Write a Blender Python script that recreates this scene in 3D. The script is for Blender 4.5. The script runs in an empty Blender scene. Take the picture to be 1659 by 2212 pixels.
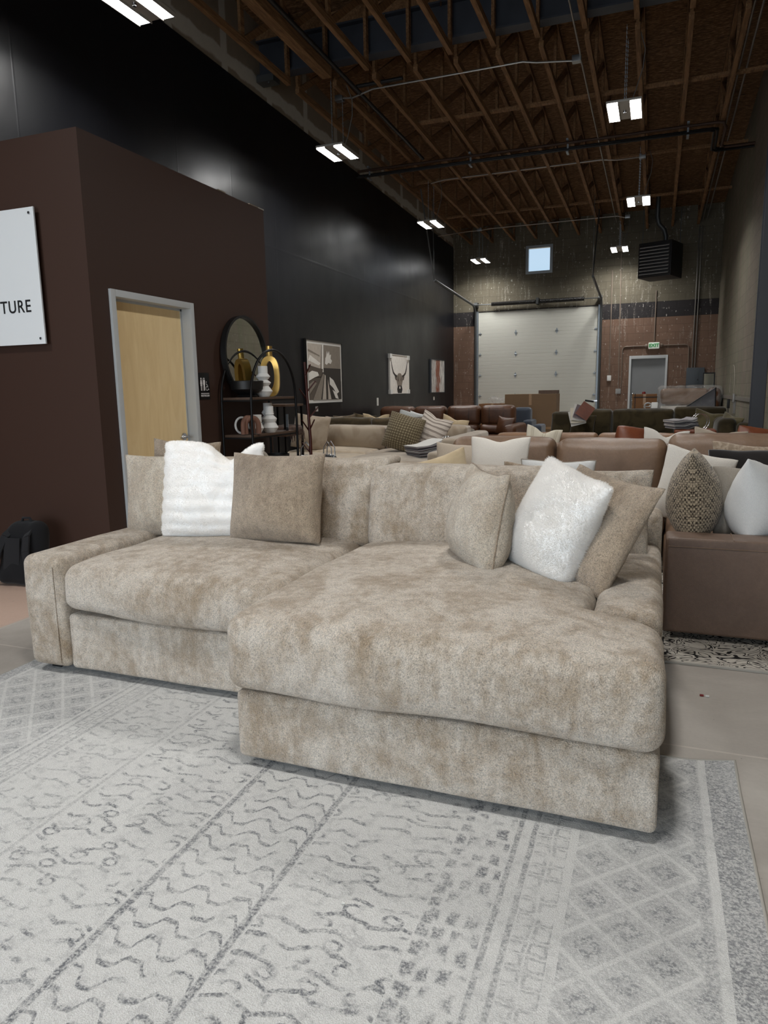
import bpy, bmesh, math, random
from math import sin, cos, pi, radians
from mathutils import Vector, Matrix, noise as mnoise
random.seed(7)
SC = bpy.context.scene
COL = SC.collection
V3 = Vector

# ------------------------------------------------------------------ colours / node helper
def lin(c):
    c = c / 255.0
    return c / 12.92 if c <= .04045 else ((c + .055) / 1.055) ** 2.4
def rgb(*c):
    if len(c) == 1:
        h = c[0].lstrip('#'); c = [int(h[i:i + 2], 16) for i in (0, 2, 4)]
    return (lin(c[0]), lin(c[1]), lin(c[2]), 1.0)

class X:
    def __init__(s, g, sock): s.g = g; s.s = sock
    def __add__(s, o): return s.g.m('ADD', s, o)
    def __radd__(s, o): return s.g.m('ADD', o, s)
    def __sub__(s, o): return s.g.m('SUBTRACT', s, o)
    def __rsub__(s, o): return s.g.m('SUBTRACT', o, s)
    def __mul__(s, o): return s.g.m('MULTIPLY', s, o)
    def __rmul__(s, o): return s.g.m('MULTIPLY', o, s)
    def __truediv__(s, o): return s.g.m('DIVIDE', s, o)
    def __gt__(s, o): return s.g.m('GREATER_THAN', s, o)
    def __lt__(s, o): return s.g.m('LESS_THAN', s, o)
    def abs(s): return s.g.m('ABSOLUTE', s)
    def frac(s): return s.g.m('FRACT', s)
    def floor(s): return s.g.m('FLOOR', s)
    def sqrt(s): return s.g.m('SQRT', s)
    def max(s, o): return s.g.m('MAXIMUM', s, o)
    def min(s, o): return s.g.m('MINIMUM', s, o)
    def clamp(s): return s.g.m('ADD', s, 0.0, clamp=True)
    def tri(s): return (s.frac() - .5).abs() * 4 - 1      # triangle wave -1..1
    def sm(s, a, b):                                       # smoothstep-ish map a..b -> 0..1
        n = s.g.nt.nodes.new('ShaderNodeMapRange'); n.interpolation_type = 'SMOOTHSTEP'
        n.inputs['From Min'].default_value = a; n.inputs['From Max'].default_value = b
        s.g.link(s, n.inputs['Value']); return X(s.g, n.outputs['Result'])

class G:
    def __init__(s, name, color=(.5, .5, .5, 1), rough=.6, metal=0, spec=.5, **kw):
        s.mat = bpy.data.materials.new(name); s.mat.use_nodes = True
        s.nt = s.mat.node_tree; s.p = s.nt.nodes['Principled BSDF']
        s.set('Base Color', color); s.set('Roughness', rough); s.set('Metallic', metal); s.set('Specular IOR Level', spec)
        for k, v in kw.items(): s.set(k.replace('_', ' '), v)
    def link(s, x, inp):
        if isinstance(x, X): s.nt.links.new(x.s, inp)
        elif x is not None: inp.default_value = x
    def set(s, k, v): s.link(v, s.p.inputs[k])
    def m(s, op, a, b=None, c=None, clamp=False):
        n = s.nt.nodes.new('ShaderNodeMath'); n.operation = op; n.use_clamp = clamp
        for i, v in enumerate((a, b, c)):
            if v is not None: s.link(v, n.inputs[i])
        return X(s, n.outputs[0])
    def co(s, kind='Object'):
        n = s.nt.nodes.new('ShaderNodeTexCoord'); return X(s, n.outputs[kind])
    def sep(s, v):
        n = s.nt.nodes.new('ShaderNodeSeparateXYZ'); s.link(v, n.inputs[0]); return [X(s, o) for o in n.outputs]
    def comb(s, x=0.0, y=0.0, z=0.0):
        n = s.nt.nodes.new('ShaderNodeCombineXYZ')
        for i, v in enumerate((x, y, z)): s.link(v, n.inputs[i])
        return X(s, n.outputs[0])
    def map(s, v, scale=(1, 1, 1), loc=(0, 0, 0), rot=(0, 0, 0)):
        n = s.nt.nodes.new('ShaderNodeMapping'); s.link(v, n.inputs['Vector'])
        n.inputs['Scale'].default_value = scale; n.inputs['Location'].default_value = loc; n.inputs['Rotation'].default_value = rot
        return X(s, n.outputs[0])
    def noise(s, v, scale=5., detail=2., rough=.5, dist=0.):
        n = s.nt.nodes.new('ShaderNodeTexNoise'); s.link(v, n.inputs['Vector'])
        n.inputs['Scale'].default_value = scale; n.inputs['Detail'].default_value = detail
        n.inputs['Roughness'].default_value = rough; n.inputs['Distortion'].default_value = dist
        return X(s, n.outputs[0])
    def vor(s, v, scale=5., feature='F1', out='Distance', rnd=1.):
        n = s.nt.nodes.new('ShaderNodeTexVoronoi'); s.link(v, n.inputs['Vector']); n.feature = feature
        n.inputs['Scale'].default_value = scale; n.inputs['Randomness'].default_value = rnd
        return X(s, n.outputs[out])
    def brick(s, v, w, h, mortar=.006, c1=(.5, .5, .5, 1), c2=(.5, .5, .5, 1), cm=(.3, .3, .3, 1), smooth=.2):
        n = s.nt.nodes.new('ShaderNodeTexBrick'); s.link(v, n.inputs['Vector'])
        for k, val in (('Color1', c1), ('Color2', c2), ('Mortar', cm), ('Scale', 1.), ('Mortar Size', mortar), ('Mortar Smooth', smooth), ('Brick Width', w), ('Row Height', h), ('Bias', 0.)):
            s.link(val, n.inputs[k])
        return X(s, n.outputs['Color']), X(s, n.outputs['Fac'])
    def mix(s, f, a, b, mode='MIX'):
        n = s.nt.nodes.new('ShaderNodeMix'); n.data_type = 'RGBA'; n.blend_type = mode; n.clamp_factor = True
        s.link(f, n.inputs[0]); s.link(a, n.inputs[6]); s.link(b, n.inputs[7]); return X(s, n.outputs[2])
    def ramp(s, v, *stops):
        n = s.nt.nodes.new('ShaderNodeValToRGB'); s.link(v, n.inputs[0]); e = n.color_ramp.elements
        while len(e) < len(stops): e.new(.5)
        for el, (p, c) in zip(e, stops): el.position = p; el.color = c
        return X(s, n.outputs[0])
    def hsv(s, c, val):
        n = s.nt.nodes.new('ShaderNodeHueSaturation'); s.link(c, n.inputs['Color']); s.link(val, n.inputs['Value']); return X(s, n.outputs[0])
    def bump(s, h, strength=.5, dist=.01):
        n = s.nt.nodes.new('ShaderNodeBump'); n.inputs['Strength'].default_value = strength; n.inputs['Distance'].default_value = dist
        s.link(h, n.inputs['Height']); s.set('Normal', X(s, n.outputs[0]))
    def emit(s, color, strength):
        s.set('Emission Color', color); s.set('Emission Strength', strength)

MAT = {}
def simple(name, color, rough=.6, metal=0, spec=.5, bump=None, vary=0., vscale=6., **kw):
    g = G(name, color, rough, metal, spec, **kw)
    if vary:
        g.set('Base Color', g.hsv(color, g.noise(g.co(), vscale, 4) * (2 * vary) + (1 - vary)))
    if bump: g.bump(g.noise(g.co(), bump[0], 3), bump[1], bump[2])
    MAT[name] = g.mat; return g.mat

def cloth(name, c1, c2=None, patch=4., grain=300., gcon=.25, bstr=.5, bdist=.003, sheen=.25, rough=.95, lo=.42, hi=.58, stretch=(1, 1, 1), dist=.6):
    """plain woven / napped upholstery: c1<->c2 brushed patches, fine grain"""
    g = G(name, c1, rough, 0, .15, Sheen_Weight=sheen, Sheen_Roughness=.5)
    co = g.co()
    col = c1
    if c2:
        f = g.noise(g.map(co, stretch), patch, 3, .55, dist).sm(lo, hi)
        col = g.mix(f, c1, c2)
    gr = g.noise(co, grain, 2, .6)
    g.set('Base Color', g.hsv(col, gr * (gcon * 2) + (1 - gcon)))
    g.bump(gr, bstr, bdist)
    MAT[name] = g.mat; return g.mat

def chenille(name, light, dark, patch=3.2, lo=.38, hi=.64, off=(0, 0, 0)):
    """pebbled chenille with brushed nap patches"""
    g = G(name, light, .92, 0, .2, Sheen_Weight=.35, Sheen_Roughness=.45)
    co = g.map(g.co(), loc=off)
    n1 = g.noise(g.map(co, (1, 1, .8)), patch, 6, .62, .8)
    n2 = g.noise(g.map(co, (2.2, 2.2, .7), (3, 1, 2)), patch * 2.4, 5, .62, .5)
    n3 = g.noise(co, 26., 3, .6)
    f = (n1 * .46 + n2 * .32 + n3 * .22).sm(lo, hi)
    col = g.mix(f, light, dark)
    cell = g.vor(g.map(co, (1, 1, 1)), 235., 'SMOOTH_F1')
    fine = g.noise(co, 420., 2, .7)
    peb = (1 - cell * 1.25) * .42 + fine * .58
    mid = g.noise(co, 75., 2, .5)
    g.set('Base Color', g.hsv(col, peb * 2.0 + mid * .5 - .10))
    g.bump(peb + mid * .3, 1., .011)
    MAT[name] = g.mat; return g.mat

def leather(name, c, c2, rough=.42, patch=2.5):
    g = G(name, c, rough, 0, .45)
    co = g.co()
    g.set('Base Color', g.hsv(g.mix(g.noise(co, patch, 4, .6, .5).sm(.35, .65), c, c2), g.noise(co, 60, 2) * .3 + .85))
    g.set('Roughness', g.noise(co, 5, 3) * .2 + (rough - .1))
    g.bump(g.vor(co, 240.) * .35 + g.noise(g.map(co, (1, 1, .5)), 9, 3, .5, .8) * 1.2, .35, .006)
    MAT[name] = g.mat; return g.mat

def weave(name, a, b, scale, kind='tweed', rough=.95, gcon=.3):
    g = G(name, a, rough, 0, .1, Sheen_Weight=.2)
    u, v, _ = g.sep(g.co('UV'))
    co = g.co('UV')
    if kind == 'tweed':
        ox, oy, oz = g.sep(g.co()); u = (oy.abs() - ox.abs() * .6) * 2 + 5.; v = oz * 2 + 1.; cv3 = g.comb(u, v, 0.)
        cu = (u * scale).frac(); cv = (v * scale).frac()
        n = g.noise(g.map(cv3, (scale * .9, scale * .3, 1)), 1.3, 3, .7) * .5 + g.noise(g.map(cv3, (scale * .3, scale * .9, 1), (5, 3, 0)), 1.3, 3, .7) * .5
        chk = (((u * scale).floor() + (v * scale).floor()) * .5).frac() * 2
        edge = ((cu - .5).abs().max((cv - .5).abs())).sm(.34, .5)
        col = g.mix((n + chk * .1).sm(.43, .62), b, a)
        g.set('Base Color', g.hsv(col, 1 - edge * .5)); g.bump(1 - edge, .5, .003)
    elif kind == 'linen':
        h1 = g.noise(g.map(co, (4, 300, 1)), scale * .02, 3, .7)
        h2 = g.noise(g.map(co, (300, 4, 1), (9, 4, 0)), scale * .02, 3, .7)
        f = (h1 * .5 + h2 * .5).sm(.42, .6)
        g.set('Base Color', g.mix(f, a, b)); g.bump(f, .3, .002)
    elif kind == 'stripe':
        w = (v * scale + g.noise(co, 4, 1) * .35).frac()
        f = (w - .5).abs().sm(.14, .24)
        g.set('Base Color', g.hsv(g.mix(f, b, a), g.noise(co, 160, 2) * gcon * 2 + 1 - gcon)); g.bump(f, .8, .01)
    elif kind == 'vstripe':
        w = (u * scale).frac()
        f = ((w - .5).abs() > .3) * ((u * scale * 6).frac() > .35)
        g.set('Base Color', g.hsv(g.mix(f * .8, a, b), g.noise(co, 160, 2) * gcon * 2 + 1 - gcon))
    elif kind == 'check':
        cu = ((u * scale).frac() - .5).abs().sm(.22, .42); cv = ((v * scale).frac() - .5).abs().sm(.22, .42)
        f = cu.max(cv)
        g.set('Base Color', g.hsv(g.mix(f, a, b), g.noise(co, 120, 2) * gcon * 2 + 1 - gcon)); g.bump(1 - f, .8, .006)
    elif kind == 'basket':
        row = (v * scale).floor(); sh = (row * .5).frac()
        cu = ((u * scale * .6 + sh).frac() - .5).abs().sm(.38, .5); cv = ((v * scale).frac() - .5).abs().sm(.34, .5)
        f = cu.max(cv)
        g.set('Base Color', g.mix(f, a, b)); g.bump(1 - f, .7, .004)
    MAT[name] = g.mat; return g.mat

# ------------------------------------------------------------------ mesh builder
class B:
    def __init__(s): s.bm = bmesh.new()
    def face(s, pts, mi=0):
        f = s.bm.faces.new([s.bm.verts.new(p) for p in pts]); f.material_index = mi; return s
    def box(s, c, d, rot=None, mi=0, bev=0.):
        c = V3(c); d = V3(d) / 2
        if bev:
            t = bmesh.new(); bmesh.ops.create_cube(t, size=1)
            for v in t.verts: v.co = V3((v.co.x * 2 * d.x, v.co.y * 2 * d.y, v.co.z * 2 * d.z))
            bmesh.ops.bevel(t, geom=t.edges[:], offset=min(bev, min(d) * .95), segments=2, affect='EDGES', profile=.7)
            mp = {}
            for v in t.verts:
                p = (rot @ v.co if rot else v.co) + c; mp[v] = s.bm.verts.new(p)
            for f in t.faces: s.bm.faces.new([mp[v] for v in f.verts]).material_index = mi
            t.free(); return s
        vs = []
        for sx, sy, sz in ((-1, -1, -1), (1, -1, -1), (1, 1, -1), (-1, 1, -1), (-1, -1, 1), (1, -1, 1), (1, 1, 1), (-1, 1, 1)):
            p = V3((sx * d.x, sy * d.y, sz * d.z)); vs.append(s.bm.verts.new((rot @ p if rot else p) + c))
        for f in ((0, 3, 2, 1), (4, 5, 6, 7), (0, 1, 5, 4), (1, 2, 6, 5), (2, 3, 7, 6), (3, 0, 4, 7)):
            s.bm.faces.new([vs[i] for i in f]).material_index = mi
        return s
    def bx(s, x0, x1, y0, y1, z0, z1, bev=0., mi=0):
        return s.box(((x0 + x1) / 2, (y0 + y1) / 2, (z0 + z1) / 2), (x1 - x0, y1 - y0, z1 - z0), None, mi, bev)
    def bar(s, p, q, w, h, up=(0, 0, 1), mi=0, bev=0.):
        p, q = V3(p), V3(q); d = q - p; L = d.length; y = d / L; u = V3(up)
        if abs(y.dot(u)) > .98: u = V3((1, 0, 0))
        x = y.cross(u).normalized(); z = x.cross(y)
        R = Matrix((x, y, z)).transposed()
        return s.box((p + q) / 2, (w, L, h), R, mi, bev)
    def tube(s, pts, r, n=8, closed=False, cap=True, mi=0):
        pts = [V3(p) for p in pts]; N = len(pts); rings = []; prev = None
        for i, p in enumerate(pts):
            if closed: t = pts[(i + 1) % N] - pts[i - 1]
            else: t = pts[min(i + 1, N - 1)] - pts[max(i - 1, 0)]
            t = t.normalized()
            if prev is None:
                a = V3((0, 0, 1)) if abs(t.z) < .9 else V3((1, 0, 0)); x = t.cross(a).normalized()
            else: x = (prev - t * prev.dot(t)).normalized()
            prev = x; y = t.cross(x); rr = r[i] if isinstance(r, (list, tuple)) else r
            rings.append([s.bm.verts.new(p + (x * cos(2 * pi * k / n) + y * sin(2 * pi * k / n)) * rr) for k in range(n)])
        M = N if closed else N - 1
        for i in range(M):
            a, b = rings[i], rings[(i + 1) % N]
            for k in range(n): s.bm.faces.new((a[k], a[(k + 1) % n], b[(k + 1) % n], b[k])).material_index = mi
        if cap and not closed:
            s.bm.faces.new(rings[0][::-1]).material_index = mi; s.bm.faces.new(rings[-1]).material_index = mi
        return s
    def cyl(s, p, q, r, n=16, mi=0): return s.tube([p, q], r, n, mi=mi)
    def lathe(s, prof, c=(0, 0, 0), n=32, mi=0, close=True):
        c = V3(c); rings = []
        for r, z in prof:
            rings.append([s.bm.verts.new(c + V3((r * cos(2 * pi * k / n), r * sin(2 * pi * k / n), z))) for k in range(n)] if r > 1e-5 else [s.bm.verts.new(c + V3((0, 0, z)))])
        for a, b in zip(rings, rings[1:]):
            for k in range(n):
                A = [a[k % len(a)], a[(k + 1) % len(a)]]; Bv = [b[(k + 1) % len(b)], b[k % len(b)]]
                vs = []
                for v in A + Bv:
                    if v not in vs: vs.append(v)
                if len(vs) > 2: s.bm.faces.new(vs).material_index = mi
        return s
    def poly(s, pts, h, axis='y', base=0., mi=0):
        """extrude 2-D outline; axis = extrusion axis; pts are the other two coords"""
        def P(a, b, t): return (a, t, b) if axis == 'y' else (t, a, b) if axis == 'x' else (a, b, t)
        v0 = [s.bm.verts.new(P(a, b, base)) for a, b in pts]; v1 = [s.bm.verts.new(P(a, b, base + h)) for a, b in pts]
        s.bm.faces.new(v0).material_index = mi; s.bm.faces.new(v1[::-1]).material_index = mi
        n = len(pts)
        for i in range(n): s.bm.faces.new((v0[i], v1[i], v1[(i + 1) % n], v0[(i + 1) % n])).material_index = mi
        return s
    def done(s, name, mat, parent=None, smooth=None, loc=None, uvs=False):
        bmesh.ops.recalc_face_normals(s.bm, faces=s.bm.faces[:])
        me = bpy.data.meshes.new(name); s.bm.to_mesh(me); s.bm.free()
        for m in (mat if isinstance(mat, (list, tuple)) else [mat]): me.materials.append(MAT[m] if isinstance(m, str) else m)
        if smooth is not None:
            me.polygons.foreach_set('use_smooth', [True] * len(me.polygons)); me.set_sharp_from_angle(angle=radians(smooth))
        o = bpy.data.objects.new(name, me); COL.objects.link(o)
        if parent is not None:
            o.parent = parent
            if loc == 'world': me.transform(Matrix.Translation(-parent.location))
            elif loc: o.location = loc
        elif loc and loc != 'world': o.location = loc
        return o

def tag(o, label=None, cat=None, group=None, kind=None):
    if label: o['label'] = label
    if cat: o['category'] = cat
    if group: o['group'] = group
    if kind: o['kind'] = kind
    return o
def thing(name, label, cat, loc=(0, 0, 0), rz=0, group=None):
    o = bpy.data.objects.new(name, None); COL.objects.link(o); o.empty_display_size = .1
    o.location = loc; o.rotation_euler = (0, 0, rz)
    return tag(o, label, cat, group)
def dup(o, parent=None):
    c = o.copy(); COL.objects.link(c); c.parent = parent
    for ch in [k for k in ALLCH(o)]: dup(ch, c)
    return c
def ALLCH(o): return [k for k in bpy.data.objects if k.parent == o]
def orient(o, loc, yaw=0, lean=0, roll=0):
    o.matrix_world = Matrix.Translation(loc) @ Matrix.Rotation(radians(yaw), 4, 'Z') @ Matrix.Rotation(radians(-lean), 4, 'X') @ Matrix.Rotation(radians(roll), 4, 'Y')
    return o

def arcs(h, r, n=3, m=8):
    a = [-h + r * i / n for i in range(n)]; b = [h - r + r * (i + 1) / n for i in range(n)]
    return a + [-h + r + (2 * h - 2 * r) * i / m for i in range(m + 1)] + b

def softbm(c, d, r=.06, puff=None, m=(8, 8, 6), namp=0., nsc=4., seed=0., deform=None, n=4):
    """rounded, crowned box: c centre, d full dims, puff = {'+z': m,...}"""
    c = V3(c); h = V3(d) / 2; r = min(r, min(h) * .98); puff = puff or {}
    ax = [arcs(h[i], r, n, m[i]) for i in range(3)]
    bm = bmesh.new(); cache = {}
    def P(x, y, z):
        k = (round(x, 5), round(y, 5), round(z, 5))
        if k in cache: return cache[k]
        p = V3((x, y, z)); q = V3([max(-(h[i] - r), min(h[i] - r, p[i])) for i in range(3)])
        dv = p - q; o = q + dv.normalized() * r if dv.length > 1e-9 else p
        u = [max(-1, min(1, o[i] / h[i])) for i in range(3)]
        w = [(1 - u[i] ** 2) for i in range(3)]
        disp = V3((0, 0, 0))
        for key, a in puff.items():
            i = 'xyz'.index(key[1]); sg = 1 if key[0] == '+' else -1
            t = max(0, u[i] * sg); j, k2 = [q2 for q2 in range(3) if q2 != i]
            disp[i] += sg * a * t * (w[j] * w[k2]) ** .6
        o = o + disp
        if namp:
            nn = dv.normalized() if dv.length > 1e-9 else V3((0, 0, 1))
            o = o + nn * namp * mnoise.noise((o + c) * nsc + V3((seed, seed * 1.7, seed * .3)))
        o = o + c
        if deform: o = V3(deform(o))
        cache[k] = bm.verts.new(o); return cache[k]
    for i in range(3):
        j, k = (i + 1) % 3, (i + 2) % 3
        for sgn in (-1, 1):
            for a0, a1 in zip(ax[j], ax[j][1:]):
                for b0, b1 in zip(ax[k], ax[k][1:]):
                    vs = []
                    for a, b in ((a0, b0), (a1, b0), (a1, b1), (a0, b1)):
                        p = [0, 0, 0]; p[i] = sgn * h[i]; p[j] = a; p[k] = b; v = P(*p)
                        if v not in vs: vs.append(v)
                    if len(vs) > 2:
                        try: bm.faces.new(vs)
                        except ValueError: pass
    return bm
def soft(name, c, d, mat, parent=None, loc='world', sharp=60, **kw):
    b = B(); b.bm.free(); b.bm = softbm(c, d, **kw)
    return b.done(name, mat, parent, sharp, loc)
def softx(name, x0, x1, y0, y1, z0, z1, mat, parent=None, **kw):
    return soft(name, ((x0 + x1) / 2, (y0 + y1) / 2, (z0 + z1) / 2), (x1 - x0, y1 - y0, z1 - z0), mat, parent, **kw)

def pillow(name, w, h, t, mat, label, cat='pillow', group=None, pinch=.09, chop=0., seed=0., n=22, wr=.006, fat=.5, pipe=None, ribs=0., bulge=0., sit=.012, chopx=0., ear=0.):
    """throw pillow: local origin at the bottom centre, front faces -Y"""
    bm = bmesh.new(); uvl = bm.loops.layers.uv.new('UVMap')
    g = {}
    for side in (-1, 1):
        for i in range(n + 1):
            for j in range(n + 1):
                u = sin((-1 + 2 * i / n) * pi / 2 * .92) / sin(pi / 2 * .92); v = sin((-1 + 2 * j / n) * pi / 2 * .92) / sin(pi / 2 * .92)
                edge = i in (0, n) or j in (0, n)
                if edge and side == 1: g[(side, i, j)] = g[(-1, i, j)]; continue
                x = w / 2 * u * (1 - pinch * (1 - v * v)); z = h / 2 * v * (1 - pinch * (1 - u * u) * (1 if v > 0 else .35))
                s = ((1 - u * u) * (1 - v * v))
                y = side * t / 2 * (s ** fat if s > 0 else 0)
                y *= 1 - .22 * v
                cor = (abs(u) * abs(v)) ** 7
                if ear: ce = (abs(u) * abs(v)) ** 3.5; x *= 1 + .035 * ce * ear * (1 if v > 0 else .3); z += .04 * h * ce * ear * (1 if v > 0 else 0)
                x *= 1 - .03 * cor; z -= .03 * h * cor * (1 if v > 0 else -.4)
                if bulge: x += bulge * w * .5 * u * (1 - v * v) * max(0, -v + .3)
                k = V3((x, y, z)) * 7 + V3((seed * 3.1, seed, side * 2.))
                wv = mnoise.noise(k) * wr + mnoise.noise(k * 2.7) * wr * .5
                y += side * wv * (1 if not edge else .3); z += wv * .6 * (1 if v > -.8 else 0); x += wv * .6
                if ribs: rb = ribs * abs(sin((z / h + .5 + .02 * mnoise.noise(V3((x * 5, z * 2, seed)))) * pi * 8)); y += side * rb * (s ** .25); x += rb * .7 * u * abs(u) ** 3
                if chop: z -= chop * math.exp(-((u - chopx) / .34) ** 2) * max(0, v) ** 2
                z = z + h / 2
                if z < sit: z = z * .3
                g[(side, i, j)] = (bm.verts.new((x, y, z)), (i / n, j / n))
    for side in (-1, 1):
        for i in range(n):
            for j in range(n):
                q = [g[(side, a, b)] for a, b in ((i, j), (i + 1, j), (i + 1, j + 1), (i, j + 1))]
                if side == 1: q = q[::-1]
                try: f = bm.faces.new([a[0] for a in q])
                except ValueError: continue
                f.smooth = True
                for lp, a in zip(f.loops, q): lp[uvl].uv = a[1]
    ring = [g[(-1, i, 0)][0].co.copy() for i in range(n)] + [g[(-1, n, j)][0].co.copy() for j in range(n)] + [g[(-1, i, n)][0].co.copy() for i in range(n, 0, -1)] + [g[(-1, 0, j)][0].co.copy() for j in range(n, 0, -1)]
    me = bpy.data.meshes.new(name); bm.to_mesh(me); bm.free(); me.materials.append(MAT[mat])
    o = bpy.data.objects.new(name, me); COL.objects.link(o); tag(o, label, cat, group)
    if pipe: B().tube(ring, .004, 6, closed=True).done('piping', pipe, o, 80)
    return o

def text(s, size, mat, name, parent=None, ext=.002, bold=0., sx=1., space=1.):
    cu = bpy.data.curves.new(name, 'FONT'); cu.body = s; cu.size = size; cu.extrude = ext; cu.offset = bold; cu.align_x = 'CENTER'; cu.align_y = 'CENTER'; cu.space_character = space
    t = bpy.data.objects.new('tmp', cu); COL.objects.link(t)
    dg = bpy.context.evaluated_depsgraph_get(); me = bpy.data.meshes.new_from_object(t.evaluated_get(dg))
    bpy.data.objects.remove(t); me.name = name
    me.transform(Matrix.Scale(sx, 4, (1, 0, 0)))
    me.materials.clear(); me.materials.append(MAT[mat]); o = bpy.data.objects.new(name, me); COL.objects.link(o); o.parent = parent
    return o
def ordinal(i): return ['first', 'second', 'third', 'fourth', 'fifth', 'sixth', 'seventh', 'eighth', 'ninth', 'tenth', 'eleventh', 'twelfth', 'thirteenth', 'fourteenth'][i]
LED, DAY, SKY, EXPO, LAMPW = 9., 190., .5, 1.05, 26.
# ------------------------------------------------------------------ materials
chenille('chenille', rgb(218, 206, 191), rgb(166, 145, 119))
chenille('chenille_cream', rgb(214, 203, 186), rgb(184, 166, 144), off=(3, 1, 0))
chenille('chenille_taupe', rgb(188, 169, 146), rgb(148, 128, 106), off=(5, 2, 4))
cloth('fur_white', rgb(255, 254, 252), rgb(250, 247, 243), 9, 90, .03, .2, .004, 0., 1.); MAT['fur_white'].node_tree.nodes['Principled BSDF'].inputs['Specular IOR Level'].default_value = .03
cloth('boucle_white', rgb(232, 226, 216), None, 4, 260, .12, 1., .006)
cloth('woven_white', rgb(222, 222, 220), None, 4, 240, .15, .8, .004)
cloth('cotton_cream', rgb(205, 186, 154), rgb(190, 170, 138), 5, 420, .12, .4, .002)
cloth('tan_boucle', rgb(178, 160, 140), rgb(150, 132, 112), 30, 200, .3, .9, .005)
cloth('black_velvet', rgb(30, 26, 25), rgb(22, 18, 17), 4, 300, .2, .3, .002, .5)
cloth('beige_velvet', rgb(168, 154, 136), rgb(150, 135, 117), 3, 260, .1, .2, .002, .5)
cloth('beige_velvet_light', rgb(184, 168, 146), rgb(168, 152, 131), 3, 260, .1, .2, .002, .5)
cloth('green_velvet', rgb(62, 53, 34), rgb(44, 37, 22), 3, 300, .12, .2, .002, .2)
cloth('sage_velvet', rgb(92, 84, 60), rgb(76, 68, 46), 4, 300, .12, .2, .002, .3)
cloth('olive_velvet', rgb(86, 73, 52), rgb(66, 56, 38), 3, 300, .12, .2, .002, .3)
cloth('brown_plush', rgb(112, 98, 80), rgb(92, 78, 60), 4, 200, .2, .4, .003, .5)
cloth('navy_fabric', rgb(70, 76, 86), None, 4, 300, .15)
cloth('grey_canvas', rgb(116, 116, 120), rgb(104, 104, 108), 3, 320, .1, .3, .002)
cloth('swatch_white', rgb(205, 202, 196), None, 4, 300, .1)
cloth('swatch_grey', rgb(140, 136, 138), None, 4, 300, .15)
cloth('swatch_mauve', rgb(112, 100, 102), None, 4, 300, .15)
cloth('swatch_dark', rgb(58, 58, 62), None, 4, 300, .15)
cloth('black_nylon', rgb(26, 26, 28), None, 4, 500, .25, .5, .002, .1)
cloth('black_nylon_light', rgb(36, 36, 38), None, 4, 500, .25, .5, .002, .1)
cloth('mauve_throw', rgb(98, 76, 66), rgb(78, 60, 52), 20, 120, .4, .8, .006)
_m = bpy.data.materials.new('fur_strand'); _m.use_nodes = True; _n = _m.node_tree; _n.nodes.clear()
_d = _n.nodes.new('ShaderNodeBsdfDiffuse'); _t = _n.nodes.new('ShaderNodeBsdfTranslucent'); _x = _n.nodes.new('ShaderNodeMixShader'); _o = _n.nodes.new('ShaderNodeOutputMaterial')
for _q in (_d, _t): _q.inputs['Color'].default_value = rgb(252, 250, 247)
_x.inputs[0].default_value = .5; _n.links.new(_d.outputs[0], _x.inputs[1]); _n.links.new(_t.outputs[0], _x.inputs[2]); _n.links.new(_x.outputs[0], _o.inputs[0]); MAT['fur_strand'] = _m
weave('tweed', rgb(186, 170, 146), rgb(48, 41, 36), 38, 'tweed')
weave('linen_grey', rgb(172, 164, 152), rgb(128, 118, 106), 300, 'linen')
weave('linen_beige', rgb(196, 184, 168), rgb(158, 142, 124), 300, 'linen')
weave('stripe_ticking', rgb(206, 194, 182), rgb(152, 140, 130), 10, 'stripe', gcon=.1)
weave('stripe_upright', rgb(212, 204, 186), rgb(186, 176, 156), 4, 'vstripe', gcon=.1)
weave('windowpane', rgb(146, 134, 108), rgb(92, 80, 60), 19, 'check')
weave('basket_blue', rgb(196, 198, 196), rgb(150, 152, 150), 22, 'basket')
leather('leather_brown', rgb(122, 97, 77), rgb(108, 85, 66), .42)
leather('leather_taupe', rgb(108, 87, 73), rgb(98, 78, 65), .5)
leather('leather_tan', rgb(138, 104, 76), rgb(122, 90, 64), .45)
leather('leather_cognac', rgb(122, 66, 40), rgb(98, 50, 30), .35)
leather('leather_umber', rgb(92, 60, 40), rgb(76, 48, 32), .36)
simple('foot_black', rgb(18, 17, 16), .5)
simple('black_metal', rgb(24, 24, 25), .4, .6)
simple('black_paint', rgb(20, 20, 20), .45)
simple('white_ceramic', rgb(226, 224, 220), .6, 0, .4, (40, .15, .003))
simple('brass', rgb(206, 168, 96), .34, 1., .5, (30, .1, .003))
simple('chrome', rgb(200, 200, 202), .2, 1.)
simple('steel', rgb(150, 152, 152), .35, 1.)
simple('galvanised', rgb(150, 158, 164), .4, .8, vary=.2, vscale=14)
simple('track_dark', rgb(86, 88, 88), .5, .7)
simple('frame_grey', rgb(188, 191, 192), .5, vary=.04)
simple('door_grey', rgb(128, 130, 132), .55, vary=.05)
simple('panel_grey', rgb(70, 76, 82), .5)
simple('column_grey', rgb(58, 60, 66), .5, vary=.1, vscale=8)
simple('beam_blue', rgb(46, 50, 58), .55, vary=.15)
simple('pipe_black', rgb(26, 24, 23), .5, .3)
simple('pipe_rust', rgb(66, 46, 34), .6, .3, vary=.3)
simple('conduit', rgb(150, 146, 140), .4, .7)
simple('conduit_brown', rgb(122, 108, 96), .6, vary=.15)
simple('cord', rgb(92, 88, 84), .6)
simple('lamp_housing', rgb(170, 166, 158), .5, .2)
simple('plastic_white', rgb(222, 222, 218), .4)
simple('plastic_grey', rgb(150, 150, 148), .5)
simple('heater_dark', rgb(44, 42, 42), .5, .3)
simple('louver', rgb(168, 168, 168), .4)
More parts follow.
